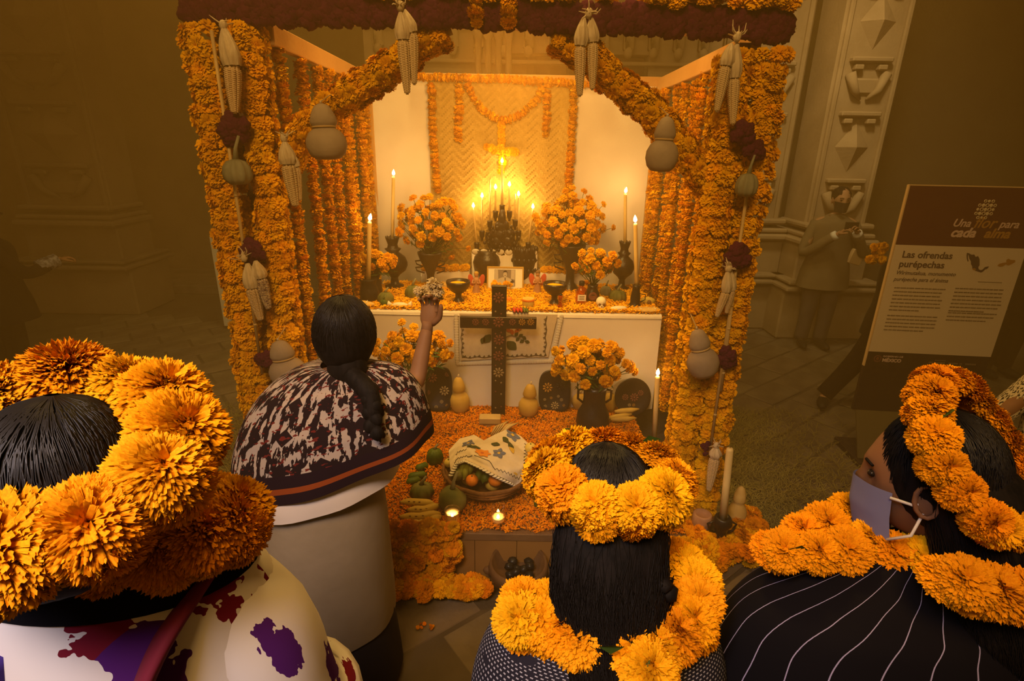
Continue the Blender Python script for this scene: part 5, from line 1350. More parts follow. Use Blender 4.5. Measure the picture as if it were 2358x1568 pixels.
plane('case', 0, 1, .33, 1.835, .026, 'sign_dark', -.013)
plane('header_field', .008, 1, 1.478, 1.832, .006, 'sign_wine', .001)
plane('text_field', .008, .995, .765, 1.478, .006, 'sign_cream', .001)
plane('footer_field', .008, .995, .655, .765, .006, 'sign_dark', .001)
plane('edge_strip', -.004, .006, .66, 1.838, .022, 'sign_edge', -.008)
plane('edge_strip', 0, 1, 1.834, 1.840, .022, 'sign_edge', -.008)
ob('foot', MB().box(S(.5, .02, .04), (su.length * 1.0, .36, .04), RS, .1), 'sign_dark', sg, False)
ob('kick_panel', MB().poly([S(.02, .33, .002), S(.02, .04, .16), S(.98, .04, .16), S(.98, .33, .002)], .01), 'sign_base', sg, False)


def text(parent, s, pos, h, m, shear=0, right=None, nrm=None, wide=1, name='lettering', bold=0, align='LEFT'):
    c = bpy.data.curves.new('t', 'FONT'); c.body = s; c.size = h; c.shear = shear; c.extrude = .0008; c.offset = bold; c.align_x = align; c.resolution_u = 3
    o = bpy.data.objects.new('t', c); COL.objects.link(o); dg = bpy.context.evaluated_depsgraph_get(); me = bpy.data.meshes.new_from_object(o.evaluated_get(dg)); bpy.data.objects.remove(o); bpy.data.curves.remove(c)
    me.materials.clear(); me.materials.append(MATS[m]); r_ = V(right).normalized(); n_ = V(nrm).normalized(); u_ = n_.cross(r_)
    M = Matrix((r_ * wide, u_, n_)).transposed().to_4x4(); M.translation = pos
    return ob(name, me, None, parent, world=M)


T = lambda s, u, z, h, m, sh=0, wide=1, bold=0: text(FLD['header_field' if z > 1.48 else 'text_field' if z > .77 else 'footer_field'], s, S(u, z, .0055), h, m, sh, su, sn, wide, bold=bold)
T('Una', .39, 1.600, .066, 'ink_pink', .3, .95, .001); T('flor', .545, 1.596, .094, 'ink_gold', .35, .92, .001); T('para', .735, 1.600, .066, 'ink_pink', .3, .95, .001)
T('cada', .395, 1.538, .080, 'ink_pink', .3, .98, .0025); T('alma', .645, 1.538, .080, 'ink_gold', .3, .98, .0022)
T('Las ofrendas', .075, 1.400, .060, 'ink_dark', 0, .98, .001); T('purépechas', .070, 1.340, .060, 'ink_dark', 0, .98, .001)
T('Wirimutakua, monumento', .062, 1.292, .036, 'ink_dark', .25, .92); T('purépecha para el ánima', .058, 1.250, .036, 'ink_dark', .25, .92)
T('GOBIERNO DE', .135, .730, .016, 'ink_pink', 0, 1.2); T('MÉXICO', .135, .697, .032, 'ink_pink', 0, 1.0, .0012)
mb = MB()
for k in range(14):
    a = k * pi / 7; mb.ell(S(.095, .716) + RS @ V((cos(a) * .021, -.005, sin(a) * .021)), (.004, .001, .006), 6, 4, rot=RS)
mb.ell(S(.095, .716, .005), (.010, .001, .012), 8, 5, rot=RS); ob('seal', mb, 'paint_rose', FLD['footer_field'])
mb = MB()
for u0, u1 in ((.52, .555), (.565, .66), (.68, .76), (.77, .80), (.815, .91)):
    n = int((u1 - u0) / .011)
    for k in range(n): mb.box(S(u0 + k * .011, .706, .005), (.0055, .001, .012), RS, .02)
    if u0 == .565:
        for k in range(n): mb.box(S(u0 + k * .011, .724, .005), (.0055, .001, .006), RS, .02)
ob('footer_print', mb, 'ink_grey', FLD['footer_field'], kind='stuff')
mb = MB()       # body copy too small to read: rows of short marks
for u0, u1, z0, rows in ((.08, .47, 1.205, 7), (.08, .47, 1.02, 5), (.55, .93, 1.215, 7), (.55, .93, 1.055, 3)):
    for r_ in range(rows):
        u = u0; e = u1 - (U(.02, .2) if r_ == rows - 1 else U(0, .02))
        while u < e: l = U(.012, .05); mb.box(S(u + l / 2, z0 - r_ * .0245, .005), (l * su.length * .85, .001, .0075), RS, .02); u += l
mb.box(S(.80, 1.262, .005), (.14, .001, .004), RS, .02); ob('body_copy', mb, 'ink_grey', FLD['text_field'], kind='stuff')
# woven rosette emblem
mb = MB(); c0 = S(.60, 1.705, .0055)
for i in range(-2, 3):
    for j in range(-2, 3):
        d = sqrt(i * i + j * j)
        if d > 2.3: continue
        x, z = i * .0215 + j * .004, j * .0245; k = .8 if d > 1.5 else 1
        if (i + j) % 2 == 0: mb.ell(c0 + RS @ V((x, 0, z)), (.0105 * k, .001, .011 * k), 10, 5, rot=RS)
        else: mb.tube([c0 + RS @ V((x + cos(a * pi / 6) * .0085 * k, 0, z + sin(a * pi / 6) * .0095 * k)) for a in range(13)], .0028, 4)
ob('emblem', mb, 'ink_cream', FLD['header_field'])
MEX = [(0, 10), (.8, 9.9), (2.2, 9.2), (3.4, 9.3), (4.2, 8.2), (5.2, 8.6), (6.2, 7.2), (6.6, 5.6), (7.0, 4.2), (6.7, 3.2), (7.2, 2.2), (8.2, 1.8), (8.9, 2.2), (9.6, 3.4), (11.2, 3.8), (10.8, 2.6), (9.9, 2.2), (9.4, 1.2), (8.6, .6), (7.6, .9), (6, 1.4), (4.4, 2.4), (4.0, 3.6), (3.2, 4.6), (2.8, 6.0), (1.8, 7.2), (1.1, 8.8), (.7, 9.2), (1.0, 7.8), (1.8, 6.0), (1.4, 5.8), (.6, 7.4), (.2, 8.6)]
ob('country_map', MB().poly([S(.56 + x * .0175, 1.313 + z * .0128, .0048) for x, z in MEX], .001), 'ink_dark', FLD['text_field'], False)
ob('map_patch', MB().poly([S(.56 + x * .0175, 1.313 + z * .0128, .0062) for x, z in ((4.2, 2.5), (5.4, 2.7), (6.0, 2.0), (5.6, 1.6), (4.6, 2.0))], .001), 'ink_gold', FLD['text_field'], False)
MIC = [(0, 1), (.8, .6), (1.6, .8), (2.2, 1.6), (3, 1.2), (3.6, 1.6), (4.6, 2.6), (4.4, 3.4), (3.2, 3.4), (2.4, 3.9), (2, 3.2), (2.2, 2.4), (1.4, 2.2), (.4, 1.8)]
ob('state_map', MB().poly([S(.815 + x * .027, 1.352 + z * .016, .0048) for x, z in MIC], .001), 'ink_gold', FLD['text_field'], False)

# ================================================================== PEOPLE
def skin_mesh(J, E, root):
    names = list(J); me = bpy.data.meshes.new('s'); me.from_pydata([J[n][0] for n in names], [(names.index(a), names.index(b)) for a, b in E], [])
    o = bpy.data.objects.new('s', me); COL.objects.link(o); o.modifiers.new('k', 'SKIN'); sv = me.skin_vertices[0].data
    for i, n in enumerate(names): sv[i].radius = (J[n][1], J[n][1]); sv[i].use_root = n == root
    m2 = o.modifiers.new('u', 'SUBSURF'); m2.levels = 2; m2.render_levels = 2
    dg = bpy.context.evaluated_depsgraph_get(); ev = o.evaluated_get(dg).data; mb = MB(); mb.add([v.co.copy() for v in ev.vertices], [tuple(p.vertices) for p in ev.polygons])
    bpy.data.objects.remove(o); bpy.data.meshes.remove(me); return mb


def frame(f, u):      # rotation with local +y = f (face), +z = u
    f = V(f).normalized(); r = f.cross(V(u)).normalized(); u = r.cross(f); return Matrix((r, f, u)).transposed()


def head(mb, c, R_, s=1.0, ears=True):
    g_ = lambda x, w: exp(-(x / w) ** 2)

    def fn(u, v):
        a, b = 2 * pi * u, pi * v; x, y, z = sin(b) * cos(a), sin(b) * sin(a), cos(b)
        k = 1 - (.34 * (-z) ** 1.4 if z < 0 else 0); X, Y, Z = x * .076 * k, y * .098 * (1 - (.18 * (-z) if z < 0 and y < 0 else .06 * -z if z < 0 else 0)), z * .116
        if y > 0:
            Y *= .94; f = y ** .5
            Y += f * (.022 * g_(x, .2) * g_(z + .20, .20) + .006 * g_(z - .22, .16) * g_(x, .6) - .009 * (g_(x - .42, .2) + g_(x + .42, .2)) * g_(z - .02, .16) + .007 * g_(x, .3) * g_(z + .52, .13) + .010 * g_(x, .35) * g_(z + .86, .2))
        return V(c) + R_ @ (V((X, Y, Z)) * s)
    mb.grid(fn, 36, 28, cu=True)
    if ears:
        for q in (-1, 1):
            mb.ell(V(c) + R_ @ (V((q * .077, -.008, -.012)) * s), (.010 * s, .020 * s, .032 * s), 12, 8, rot=R_)
            mb.tube([V(c) + R_ @ (V((q * .086, -.008 + .017 * sin(k * .55), -.012 + .029 * cos(k * .55))) * s) for k in range(10)], .0045 * s, 5)


def face_parts(t, c, R_, s=1.0, lips=True):
    for q in (-1, 1):
        ob('eye', MB().ell(V(c) + R_ @ (V((q * .031, .079, .004)) * s), (.011 * s, .008 * s, .007 * s), 10, 7, rot=R_), 'eye', t)
        ob('eyebrow', MB().tube([V(c) + R_ @ (V((q * x, y, z)) * s) for x, y, z in ((.015, .091, .024), (.032, .089, .030), (.05, .077, .025))], .003 * s, 5), 'hair', t)
    if lips: ob('lips', MB().ell(V(c) + R_ @ (V((0, .088, -.061)) * s), (.02 * s, .006 * s, .007 * s), 10, 6, rot=R_), 'figurine_clay', t)


def hand(mb, w, d, n, s=1.0, curl=.5, thumb=1, spread=.12):
    """five-fingered hand: w wrist, d finger direction, n palm normal (fingers curl towards n)"""
    d = V(d).normalized(); n = (V(n) - d * V(n).dot(d)).normalized(); q = d.cross(n) * thumb; w = V(w)
    Rm = Matrix((q, d, n)).transposed(); mb.ell(w + d * .045 * s, (.036 * s, .052 * s, .015 * s), 14, 10, rot=Rm); mb.tube([w - d * .03 * s, w, w + d * .02 * s], [.024 * s, .022 * s, .024 * s], 10)
    for i, (L_, r) in enumerate(((.068, .0085), (.077, .009), (.072, .0085), (.056, .0075))):
        p = w + (d * (.082 - .004 * abs(i - 1)) + q * (1.5 - i) * .019) * s; pts = [p - d * .02 * s, p]; a = 0; e = (d + q * (1.5 - i) * spread).normalized()
        for L2 in (.42, .32, .26): a += curl * (1.0 if L2 > .4 else 1.15); pts.append(pts[-1] + (e * cos(a) + n * sin(a)) * L_ * L2 * s)
        mb.tube(smooth_path(pts, 2), [r * s] * 3 + [r * .95 * s] * 3 + [r * .8 * s] * 2 + [r * .5 * s], 8)
    p = w + (d * .022 + q * .026) * s; e = (d * .62 + q * .72 + n * .32).normalized(); f = (d * .9 + q * .12 + n * (.2 + curl * .4)).normalized()
    mb.tube(smooth_path([p - e * .012 * s, p + e * .03 * s, p + e * .034 * s + f * .028 * s, p + e * .036 * s + f * .052 * s], 2), [.014 * s, .013 * s, .012 * s, .011 * s, .0105 * s, .0095 * s, .0055 * s], 8)


def loft(rings, seg=44, nv=40, fold=0, nf=9):
    """rings: (centre, rx back/front, ry) -> smooth closed garment; uv u around, v down"""
    C_ = smooth_path([V(r[0]) for r in rings], 8); D_ = smooth_path([V((r[1], r[2], r[3] if len(r) > 3 else 0)) for r in rings], 8); n = len(C_) - 1

    def fn(u, v):
        f = v * n; i = min(int(f), n - 1); t = f - i; c = C_[i].lerp(C_[i + 1], t); d = D_[i].lerp(D_[i + 1], t); a = 2 * pi * u
        k = 1 + fold * v * sin(a * nf + sin(v * 5)) * (.6 + .4 * noise.noise(V((u * 4, v * 2, 0))))
        return c + V((cos(a) * d.x * k, sin(a) * d.y * k, d.z * cos(a)))
    return MB().grid(fn, seg, nv, cu=True)


def figure(h, base_, yaw, over=None, arms=None):
    """joints of a standing person; over: world positions replacing joints"""
    B_ = Matrix.Rotation(yaw, 3, 'Z'); o = V(base_); L = lambda x, y, z: o + B_ @ V((x * h, y * h, z * h))
    J = {'pelvis': (L(0, 0, .53), .095), 'spine': (L(0, 0, .62), .088), 'chest': (L(0, 0, .73), .098), 'collar': (L(0, -.005, .81), .06), 'neck': (L(0, .005, .855), .042)}
    E = [('pelvis', 'spine'), ('spine', 'chest'), ('chest', 'collar'), ('collar', 'neck')]
    for s, k in ((-1, 'l'), (1, 'r')):
        J['sh' + k] = (L(s * .105, 0, .795), .048); J['el' + k] = (L(s * .135, -.01, .62), .036); J['wr' + k] = (L(s * .13, .05, .48), .024)
        J['hip' + k] = (L(s * .052, 0, .49), .075); J['kn' + k] = (L(s * .055, .01, .27), .052); J['an' + k] = (L(s * .058, -.01, .05), .034); J['to' + k] = (L(s * .068, .085, .02), .024)
        E += [('collar', 'sh' + k), ('sh' + k, 'el' + k), ('el' + k, 'wr' + k), ('pelvis', 'hip' + k), ('hip' + k, 'kn' + k), ('kn' + k, 'an' + k), ('an' + k, 'to' + k)]
    for k, p in (over or {}).items(): J[k] = (V(p), J[k][1])
    return J, E, B_


def crown(label, c, rad, nrm, dia, n, lib, leaves=3, ell=(1, 1), ang0=0, gap=0, zr=0, out=.7, cat='flower crown', name='flower_crown', group=None):
    c = V(c); A = axis(nrm); t = thing(name, label, cat, c, group)
    m = 40; ob('cord', MB().tube([c + A @ V((cos(ang0 + gap / 2 + (2 * pi - gap) * k / m) * rad * ell[0], sin(ang0 + gap / 2 + (2 * pi - gap) * k / m) * rad * ell[1], 0)) for k in range(m + 1)], .004, 5), 'stem', t)
    for k in range(n):
        a = ang0 + gap / 2 + (2 * pi - gap) * (k + .5) / n; d = A @ V((cos(a) * ell[0], sin(a) * ell[1], 0)).normalized()
        p = c + A @ V((cos(a) * rad * ell[0], sin(a) * rad * ell[1], zr * sin(a))) + jit(.006)
        flower(t, p, d * out + A @ V((0, 0, .9)) + jit(.3), dia * U(.9, 1.14), lib, U(.78, .95))
        flower(t, p - A @ V((0, 0, dia * .22)) + d * dia * .12, d * .9 + A @ V((0, 0, -.35)) + jit(.3), dia * U(.8, .95), lib, .8)
        if k < leaves:
            q = c + A @ V((cos(a + pi / n + k * 2) * rad, sin(a + pi / n + k * 2) * rad, dia * .3)); l = d * .022; w = A @ V((0, 0, .014)); ob('leaf', MB().add([q - l, q + w, q + l * 1.4, q - w], [(0, 1, 2, 3)]), 'leaf', t, False)
    return t


def strands(c, R_, rx, ry, rz, n, seed, zmin=-.2):
    """thin hair strands running down over a cap from the crown point"""
    r = random.Random(seed); mb = MB()
    for k in range(n):
        a = r.uniform(0, 2 * pi); e = r.uniform(.75, 1.3); pts = []
        for j in range(5):
            b = .08 + e * j / 4 * 1.35; aa = a + .1 * sin(j + a * 3); pts.append(V(c) + R_ @ V((sin(b) * cos(aa) * rx, sin(b) * sin(aa) * ry, cos(b) * rz)))
        mb.tube(pts, [.0007, .0011, .0011, .001, .0005], 3, cap=False)
    return mb


# ---- woman before the altar, back to us, arm raised
WB = V((-.655, 1.60, 0)); elb = at(957, 890, Y=1.74); wri = at(984, 752, Y=1.84); hd = V((-.523, 1.61, 1.437))
wA = thing('person', 'woman seen from behind in a cream speckled dark cape, raising one arm', 'person', WB)
J, E, _ = figure(1.55, WB, 0, {'chest': (-.60, 1.6, 1.14), 'collar': (-.56, 1.6, 1.27), 'neck': (-.54, 1.6, 1.34), 'shl': (-.73, 1.59, 1.23), 'shr': (-.42, 1.60, 1.24), 'elr': elb, 'wrr': wri, 'ell': (-.88, 1.56, 1.0), 'wrl': (-.80, 1.66, .86)})
mb = skin_mesh(J, E, 'pelvis'); RA = frame((.15, 1, -.06), (0, 0, 1)); head(mb, hd, RA, .95); hd_ = (at(992, 690, Y=1.87) - wri).normalized(); hand(mb, wri, hd_, (-.2, -.8, .3), .92, .55, 1); hand(mb, J['wrl'][0], (.3, .5, -.8), (.8, 0, .2), .92, .5, -1)
ob('body', mb, 'skin', wA); face_parts(wA, hd, RA, .95)
hm = MB().ell(hd + V((0, -.016, .012)), (.096, .108, .122), 30, 20, .04, 8); hm.ell(hd + V((.012, -.06, -.085)), (.062, .05, .07), 16, 10)
hA_ = ob('hair', hm, 'hair', wA); br = [hd + V((.03, -.09, -.09)), at(850, 905, Y=1.475), at(858, 950, Y=1.455), at(862, 995, Y=1.435)]; bm = MB(); 
bm.tube(smooth_path(br, 6), [.030] * 7 + [.027] * 6 + [.022] * 5 + [.012], 12)
for k, p in enumerate(walk(smooth_path(br, 6), .020)): bm.ell(p[0] + V((.009 * (-1) ** k, -.008, 0)), (.021, .018, .024), 12, 8)
ob('braid', bm, 'hair', wA); ob('hair_strands', strands(hd + V((0, -.016, .012)), Matrix.Identity(3), .0975, .1095, .1235, 500, 3), 'hair_strand', hA_, kind='stuff')
nk_ = V((-.543, 1.60, 1.335))


def cape(u, v, off=0):
    a = 2 * pi * u; f = sin(v * pi / 2) ** .82; hx = V((-.615, 1.60, .965)) + V((cos(a) * .352, sin(a) * (.20 if sin(a) > 0 else .185), cos(a) * .125)); tp = nk_ + V((cos(a) * .066, sin(a) * .066, .01))
    zz = tp.z - (tp.z - hx.z) * (1 - cos(v * pi / 2)) ** .78; bulge = .05 * exp(-((a if a < pi else a - 2 * pi) / .5) ** 2) * sin(pi * v)
    k = 1 + .035 * v * sin(a * 8 + 1) * noise.noise(V((u * 5, 1, 0))) * 2; n = V((cos(a), sin(a), 0))
    return V((lerp(tp.x, hx.x, f), lerp(tp.y, hx.y, f), zz + bulge)) + n * (.008 * v * v * sin(a * 7) + off)


ob('cape', MB().grid(cape, 72, 44, cu=True), 'cape_weave', wA)
ob('blouse_hem', loft([((-.645, 1.605, 1.06), .24, .16, .08), ((-.65, 1.605, .94), .262, .18, .08), ((-.65, 1.605, .876), .267, .184, .075)], fold=.02), 'white_blouse', wA)
ob('skirt', loft([((-.65, 1.61, 1.0), .19, .14), ((-.655, 1.61, .82), .215, .165), ((-.655, 1.61, .5), .22, .18), ((-.655, 1.61, .27), .222, .185, .05)], fold=.025, nf=7), 'skirt', wA)
ob('underskirt', loft([((-.66, 1.61, .7), .20, .15), ((-.66, 1.61, .3), .225, .175), ((-.66, 1.61, .03), .24, .19)], fold=.03), 'underskirt', wA)
for s in (-.1, .08): ob('shoe', MB().ell(V((-.66 + s, 1.66, .035)), (.04, .11, .04), 14, 8), 'shoe', wA)
ps = thing('pale_posy', 'pale flower posy held up in the raised hand', 'flowers', at(990, 690, Y=1.88))
for k in range(16): put('pale_bloom', MG_PALE[k % 2], ps, at(992 + U(-30, 26), 672 + U(-26, 18), Y=1.885 + U(-.03, .03)), jit(1) + V((0, -.5, .5)), U(.03, .045))
ob('stalks', MB().tube([wri + hd_ * .05, at(992, 684, Y=1.885)], [.010, .016], 7), 'stem', ps)


# ---- crowned woman in the middle, back to us
def wearer(label, base_, h, over, hdc, RH, hs, skinm='skin'):
    t = thing('person', label, 'person', base_); J, E, B_ = figure(h, base_, 0, over); mb = skin_mesh(J, E, 'pelvis'); head(mb, hdc, RH, hs)
    for k, s in (('l', -1), ('r', 1)): hand(mb, J['wr' + k][0], (0, .5, -.8), (-s, 0, .2), hs, .5, -s)
    ob('body', mb, skinm, t); face_parts(t, hdc, RH, hs); 
    for k in 'lr': ob('shoe', MB().ell(J['to' + k][0] - V((0, .06, -.015)), (.04, .12, .035), 12, 8), 'shoe', t)
    return t, J


hB = V((.182, .845, 1.368)); RB = frame((0, 1, -.42), (0, .42, 1))
wB, J = wearer('dark haired woman seen from behind in a dashed navy shawl, before the dais', (.18, .80, 0), 1.5, {'chest': (.18, .77, 1.06), 'collar': (.177, .77, 1.19), 'neck': (.175, .79, 1.25), 'shl': (.01, .76, 1.16), 'shr': (.345, .76, 1.16), 'ell': (-.03, .80, .93), 'elr': (.385, .80, .93), 'wrl': (.08, .98, .88), 'wrr': (.28, .98, .88)}, hB, RB, .92)
hB_ = ob('hair', MB().ell(hB + RB @ V((0, -.012, .010)), (.090, .102, .117), 32, 22, .02, 8, RB), 'hair', wB); ob('hair_strands', strands(hB + RB @ V((0, -.012, .010)), RB, .0912, .1032, .1182, 900, 5), 'hair_strand', hB_, kind='stuff')
HLB = [(hB + V((0, -.02, .085)), .03, .03), (hB + V((0, -.055, .03)), .092, .058), ((.174, .74, 1.30), .097, .055), ((.180, .70, 1.22), .086, .05), ((.186, .655, 1.13), .075, .045), ((.182, .62, 1.02), .045, .035), ((.18, .61, .86), .03, .025)]; ob('long_hair', loft(HLB, 30, 40, .06, 7), 'hair', wB); ob('hair_lengths', strand_loft(HLB[1:], 4200, 9), 'hair_strand', wB, kind='stuff')
cu = MB(); r2 = random.Random(4)
for k in range(420):
    a = r2.uniform(0, 2 * pi); z = r2.uniform(1.1, 1.33); w_ = .100 if z > 1.2 else .08; c = V((.178 + cos(a) * w_, .70 + (z - 1.2) * .35 + sin(a) * .052, z)); cu.tube([c + V((cos(a + q) * .006, sin(q * 1.5) * .006, -.022 * q)) for q in range(5)], [.001, .0015, .0015, .0012, .0006], 3, cap=False)
for k in range(9): cu.ell(V((.262 + .012 * sin(k * 2), .725, 1.31 - k * .017)), (.018, .018, .014), 8, 6, .3, 5, seed=k)
ob('loose_strands', cu, 'hair', wB, kind='stuff')
ob('shawl', loft([((.176, .775, 1.262), .055, .055), ((.177, .772, 1.225), .10, .085), ((.18, .768, 1.185), .175, .115), ((.18, .768, 1.13), .222, .135), ((.18, .775, 1.0), .25, .16), ((.18, .79, .8), .25, .18), ((.18, .80, .68), .24, .18)], 60, 50, .02, 5), 'shawl_dash', wB)
ob('skirt', loft([((.18, .80, .80), .20, .15), ((.18, .80, .45), .25, .2), ((.18, .80, .05), .28, .23)], fold=.04), 'underskirt', wB)
ob('mask_edge', MB().tube([at(1288, 1268, Y=.845), at(1284, 1290, Y=.85), at(1290, 1318, Y=.85), at(1298, 1332, Y=.85)], [.006, .012, .011, .005], 8, flatten=.5), 'strap_white', wB)
mb = MB(); e0 = at(1294, 1340, Y=.845)
for q in range(3): mb.tube([e0 + V((cos(k * pi / 6) * (.006 + q * .005), 0, sin(k * pi / 6) * (.006 + q * .005))) for k in range(13)], .0016, 4)
ob('earring', mb, 'plastic_black', wB)
cB = hB + RB @ V((0, -.022, .072)); crown('orange marigold crown on the woman in the dashed navy shawl', cB, .112, (0, .0, 1), .086, 11, MG_HI + MG_HIO[:1], 4, (1.0, .94), .12)
t = thing('neck_garland', 'open marigold garland over the shoulders of the dashed navy shawl', 'garland', at(1400, 1420, Z=1.22))
GB2 = ((1308, 1372, .07), (1262, 1388, .08), (1205, 1388, .088), (1196, 1425, .09), (1246, 1432, .09), (1296, 1448, .09), (1332, 1476, .09), (1452, 1492, .09), (1490, 1535, .092), (1510, 1492, .09), (1552, 1462, .09), (1592, 1428, .09), (1606, 1385, .088), (1602, 1340, .085), (1580, 1302, .08), (1560, 1282, .07))
for x, y, d in GB2:
    p = at(x, y, Z=1.262 - (y - 1280) * .0002); flower(t, p, V((U(-.4, .4), -.5 + U(-.3, .3), 1)), d * U(.95, 1.08), MG_HI + MG_HIO, .9); flower(t, p + V((U(-.02, .02), .01, -.03)), V((U(-.8, .8), -.6, .6)), d * .9, MG_HIO, .8)
for part in (GB2[:7], GB2[7:]): ob('cord', MB().tube([at(x, y, Z=1.24) for x, y, d in part], .004, 5), 'stem', t)
for x, y in ((1345, 1180), (1408, 1490)): q = at(x, y, Z=1.27); ob('leaf', MB().add([q + V((-.02, 0, 0)), q + V((0, -.01, .015)), q + V((.02, 0, 0)), q + V((0, 0, -.015))], [(0, 1, 2, 3)]), 'leaf', t, False)

# ---- crowned woman nearest the sign, head turned in profile with a blue mask
hC = V((.745, .835, 1.455)); RC = frame((-.78, .62, -.16), (.28, -.10, .92))
wC, J = wearer('masked crowned woman in black with thin pale stripes, head turned to the altar', (.74, .80, 0), 1.55, {'chest': (.73, .79, 1.12), 'collar': (.735, .79, 1.25), 'neck': (.745, .81, 1.32), 'shl': (.56, .77, 1.21), 'shr': (.92, .77, 1.21), 'ell': (.47, .80, .98), 'elr': (.99, .80, .98), 'wrl': (.58, .98, .9), 'wrr': (.86, .98, .9)}, hC, RC, .96)
hC_ = ob('hair', MB().ell(hC + RC @ V((0, -.022, .022)), (.088, .096, .112), 30, 20, .03, 8, RC).ell(hC + RC @ V((0, -.075, -.05)), (.08, .055, .085), 20, 14, .1, 6, RC), 'hair', wC)
HLC = [(hC + V((.03, -.03, .08)), .03, .03), (hC + V((.045, -.055, .02)), .088, .062), ((.83, .745, 1.36), .10, .065), ((.85, .70, 1.26), .10, .06), ((.86, .69, 1.19), .06, .045)]; ob('long_hair', loft(HLC, 30, 36, .06, 7), 'hair', wC); ob('hair_lengths', strand_loft(HLC[1:], 3000, 12), 'hair_strand', wC, kind='stuff'); ob('hair_strands', strands(hC + RC @ V((0, -.022, .022)), RC, .0895, .0975, .1135, 700, 15), 'hair_strand', hC_, kind='stuff')
mk = MB()


def maskf(u, v):
    a = lerp(-1.15, 1.15, u); z = lerp(-.012, -.118, v); q = .109 + .010 * exp(-((u - .5) / .13) ** 2) * (1 - .3 * v) - .012 * abs(v - .5); return hC + RC @ (V((sin(a) * .082 * (1 - .22 * v), cos(a) * q, z)) * .96)


fm_ = ob('face_mask', mk.grid(maskf, 20, 12), 'mask_blue', wC)
for z, b in ((-.022, 0), (-.104, -.03)):
    for s in (-1, 1): ob('mask_strap', MB().tube([hC + RC @ (V((s * .074, .045, z)) * .96), hC + RC @ (V((s * .083, .01, z * .7 - .008)) * .96), hC + RC @ (V((s * .080, -.012, -.01)) * .96)], .0028, 5), 'strap_white', fm_)
ob('poncho', loft([((.745, .805, 1.33), .055, .055), ((.74, .80, 1.30), .11, .085), ((.735, .79, 1.262), .20, .12), ((.725, .785, 1.21), .28, .15), ((.70, .79, 1.08), .30, .185), ((.69, .80, .85), .305, .2), ((.69, .80, .6), .30, .2)], 70, 50, .03, 8), 'stripe_black', wC)
ob('skirt', loft([((.73, .80, .80), .20, .15), ((.73, .80, .45), .25, .2), ((.73, .80, .05), .28, .23)], fold=.04), 'underskirt', wC)
cC = at(2258, 1045, Y=.80); crown('orange marigold crown tilted on the masked woman', cC, .130, (.48, -.60, .64), .062, 18, MG_HIO + MG_HI[:1], 2, (1, 1), .3)
t = thing('neck_garland', 'long marigold garland across the black striped shoulders', 'garland', at(1960, 1255, Z=1.29))
GC = [(2012, 1172, .97), (1955, 1182, .95), (1900, 1208, .9), (1850, 1232, 0), (1805, 1268, 0), (1880, 1272, 0), (1948, 1268, 0), (2000, 1250, 1), (2056, 1276, 0), (2118, 1288, 2), (2220, 1338, 0), (2285, 1362, 0), (2345, 1372, 0)]
for x, y, k in GC:
    p = at(x, y, Z=1.325 if y < 1215 else 1.32) if x < 2150 else at(x, y, Y=.655); flower(t, p, V((U(-.4, .4), -.5 + U(-.3, .3), 1)), (.094 if k == 2 else .078) * U(.95, 1.1), MG_HI if k in (1, 2) else MG_HIO, .9); flower(t, p + V((U(-.02, .02), .02, -.02)), V((U(-.6, .6), -.2, 1)), .08, MG_HIO, .8)
ob('cord', MB().tube([at(x, y, Z=1.29) for x, y, k in GC], .004, 5), 'stem', t)
for x, y in ((1835, 1268), (2158, 1305)): q = at(x, y, Z=1.335); ob('leaf', MB().add([q + V((-.02, 0, 0)), q + V((0, -.01, .02)), q + V((.022, 0, 0)), q + V((0, 0, -.02))], [(0, 1, 2, 3)]), 'leaf', t, False)

# ---- crowned walker in a flowered white blouse, closest to us
hD = at(152, 1152, Y=.55); RD = frame((-.15, 1, -.25), (0, .25, 1))
wD, J = wearer('crowned woman in a white blouse with wine and purple flowers, closest to us', (-.60, .66, 0), 1.68, {'chest': (-.60, .66, 1.22), 'collar': (-.60, .65, 1.38), 'neck': (-.60, .64, 1.45), 'shl': (-.79, .66, 1.33), 'shr': (-.42, .66, 1.33), 'ell': (-.84, .66, 1.08), 'elr': (-.385, .68, 1.08), 'wrl': (-.78, .84, 1.0), 'wrr': (-.44, .86, 1.0)}, hD, RD, 1.0)
hD_ = ob('hair', MB().ell(hD + RD @ V((0, -.012, .010)), (.092, .106, .121), 30, 20, .03, 8, RD), 'hair', wD); ob('hair_strands', strands(hD + RD @ V((0, -.012, .010)), RD, .0935, .1075, .1225, 700, 8), 'hair_strand', hD_, kind='stuff')
ob('blouse', loft([((-.58, .645, 1.50), .06, .058), ((-.585, .645, 1.465), .12, .09), ((-.59, .65, 1.425), .195, .115), ((-.595, .655, 1.35), .235, .13), ((-.60, .66, 1.15), .255, .155), ((-.60, .66, .95), .25, .165), ((-.60, .66, .8), .25, .17)], 60, 50, .025, 7), 'blouse_flower', wD)
ob('sleeve', MB().tube(smooth_path([V((-.445, .655, 1.37)), V((-.40, .66, 1.25)), V((-.375, .68, 1.08)), V((-.36, .74, 1.03))], 5), [.07, .075, .08, .085, .09, .09, .092, .09, .09, .09, .092, .094, .096, .098, .098, .098], 18), 'blouse_flower', wD)
ob('neck_band', loft([((-.585, .645, 1.465), .13, .10), ((-.588, .648, 1.437), .185, .118), ((-.59, .650, 1.415), .213, .126)], 44, 10), 'black_cloth', wD)
mb = MB(); sp_ = smooth_path([V((-.43, .72, 1.42)), V((-.435, .60, 1.415)), V((-.465, .530, 1.36)), V((-.51, .495, 1.24)), V((-.555, .480, 1.11)), V((-.60, .475, .96))], 6); mb.tube(sp_, .040, 10, flatten=.30); ob('strap', mb, 'figurine_wine', wD)
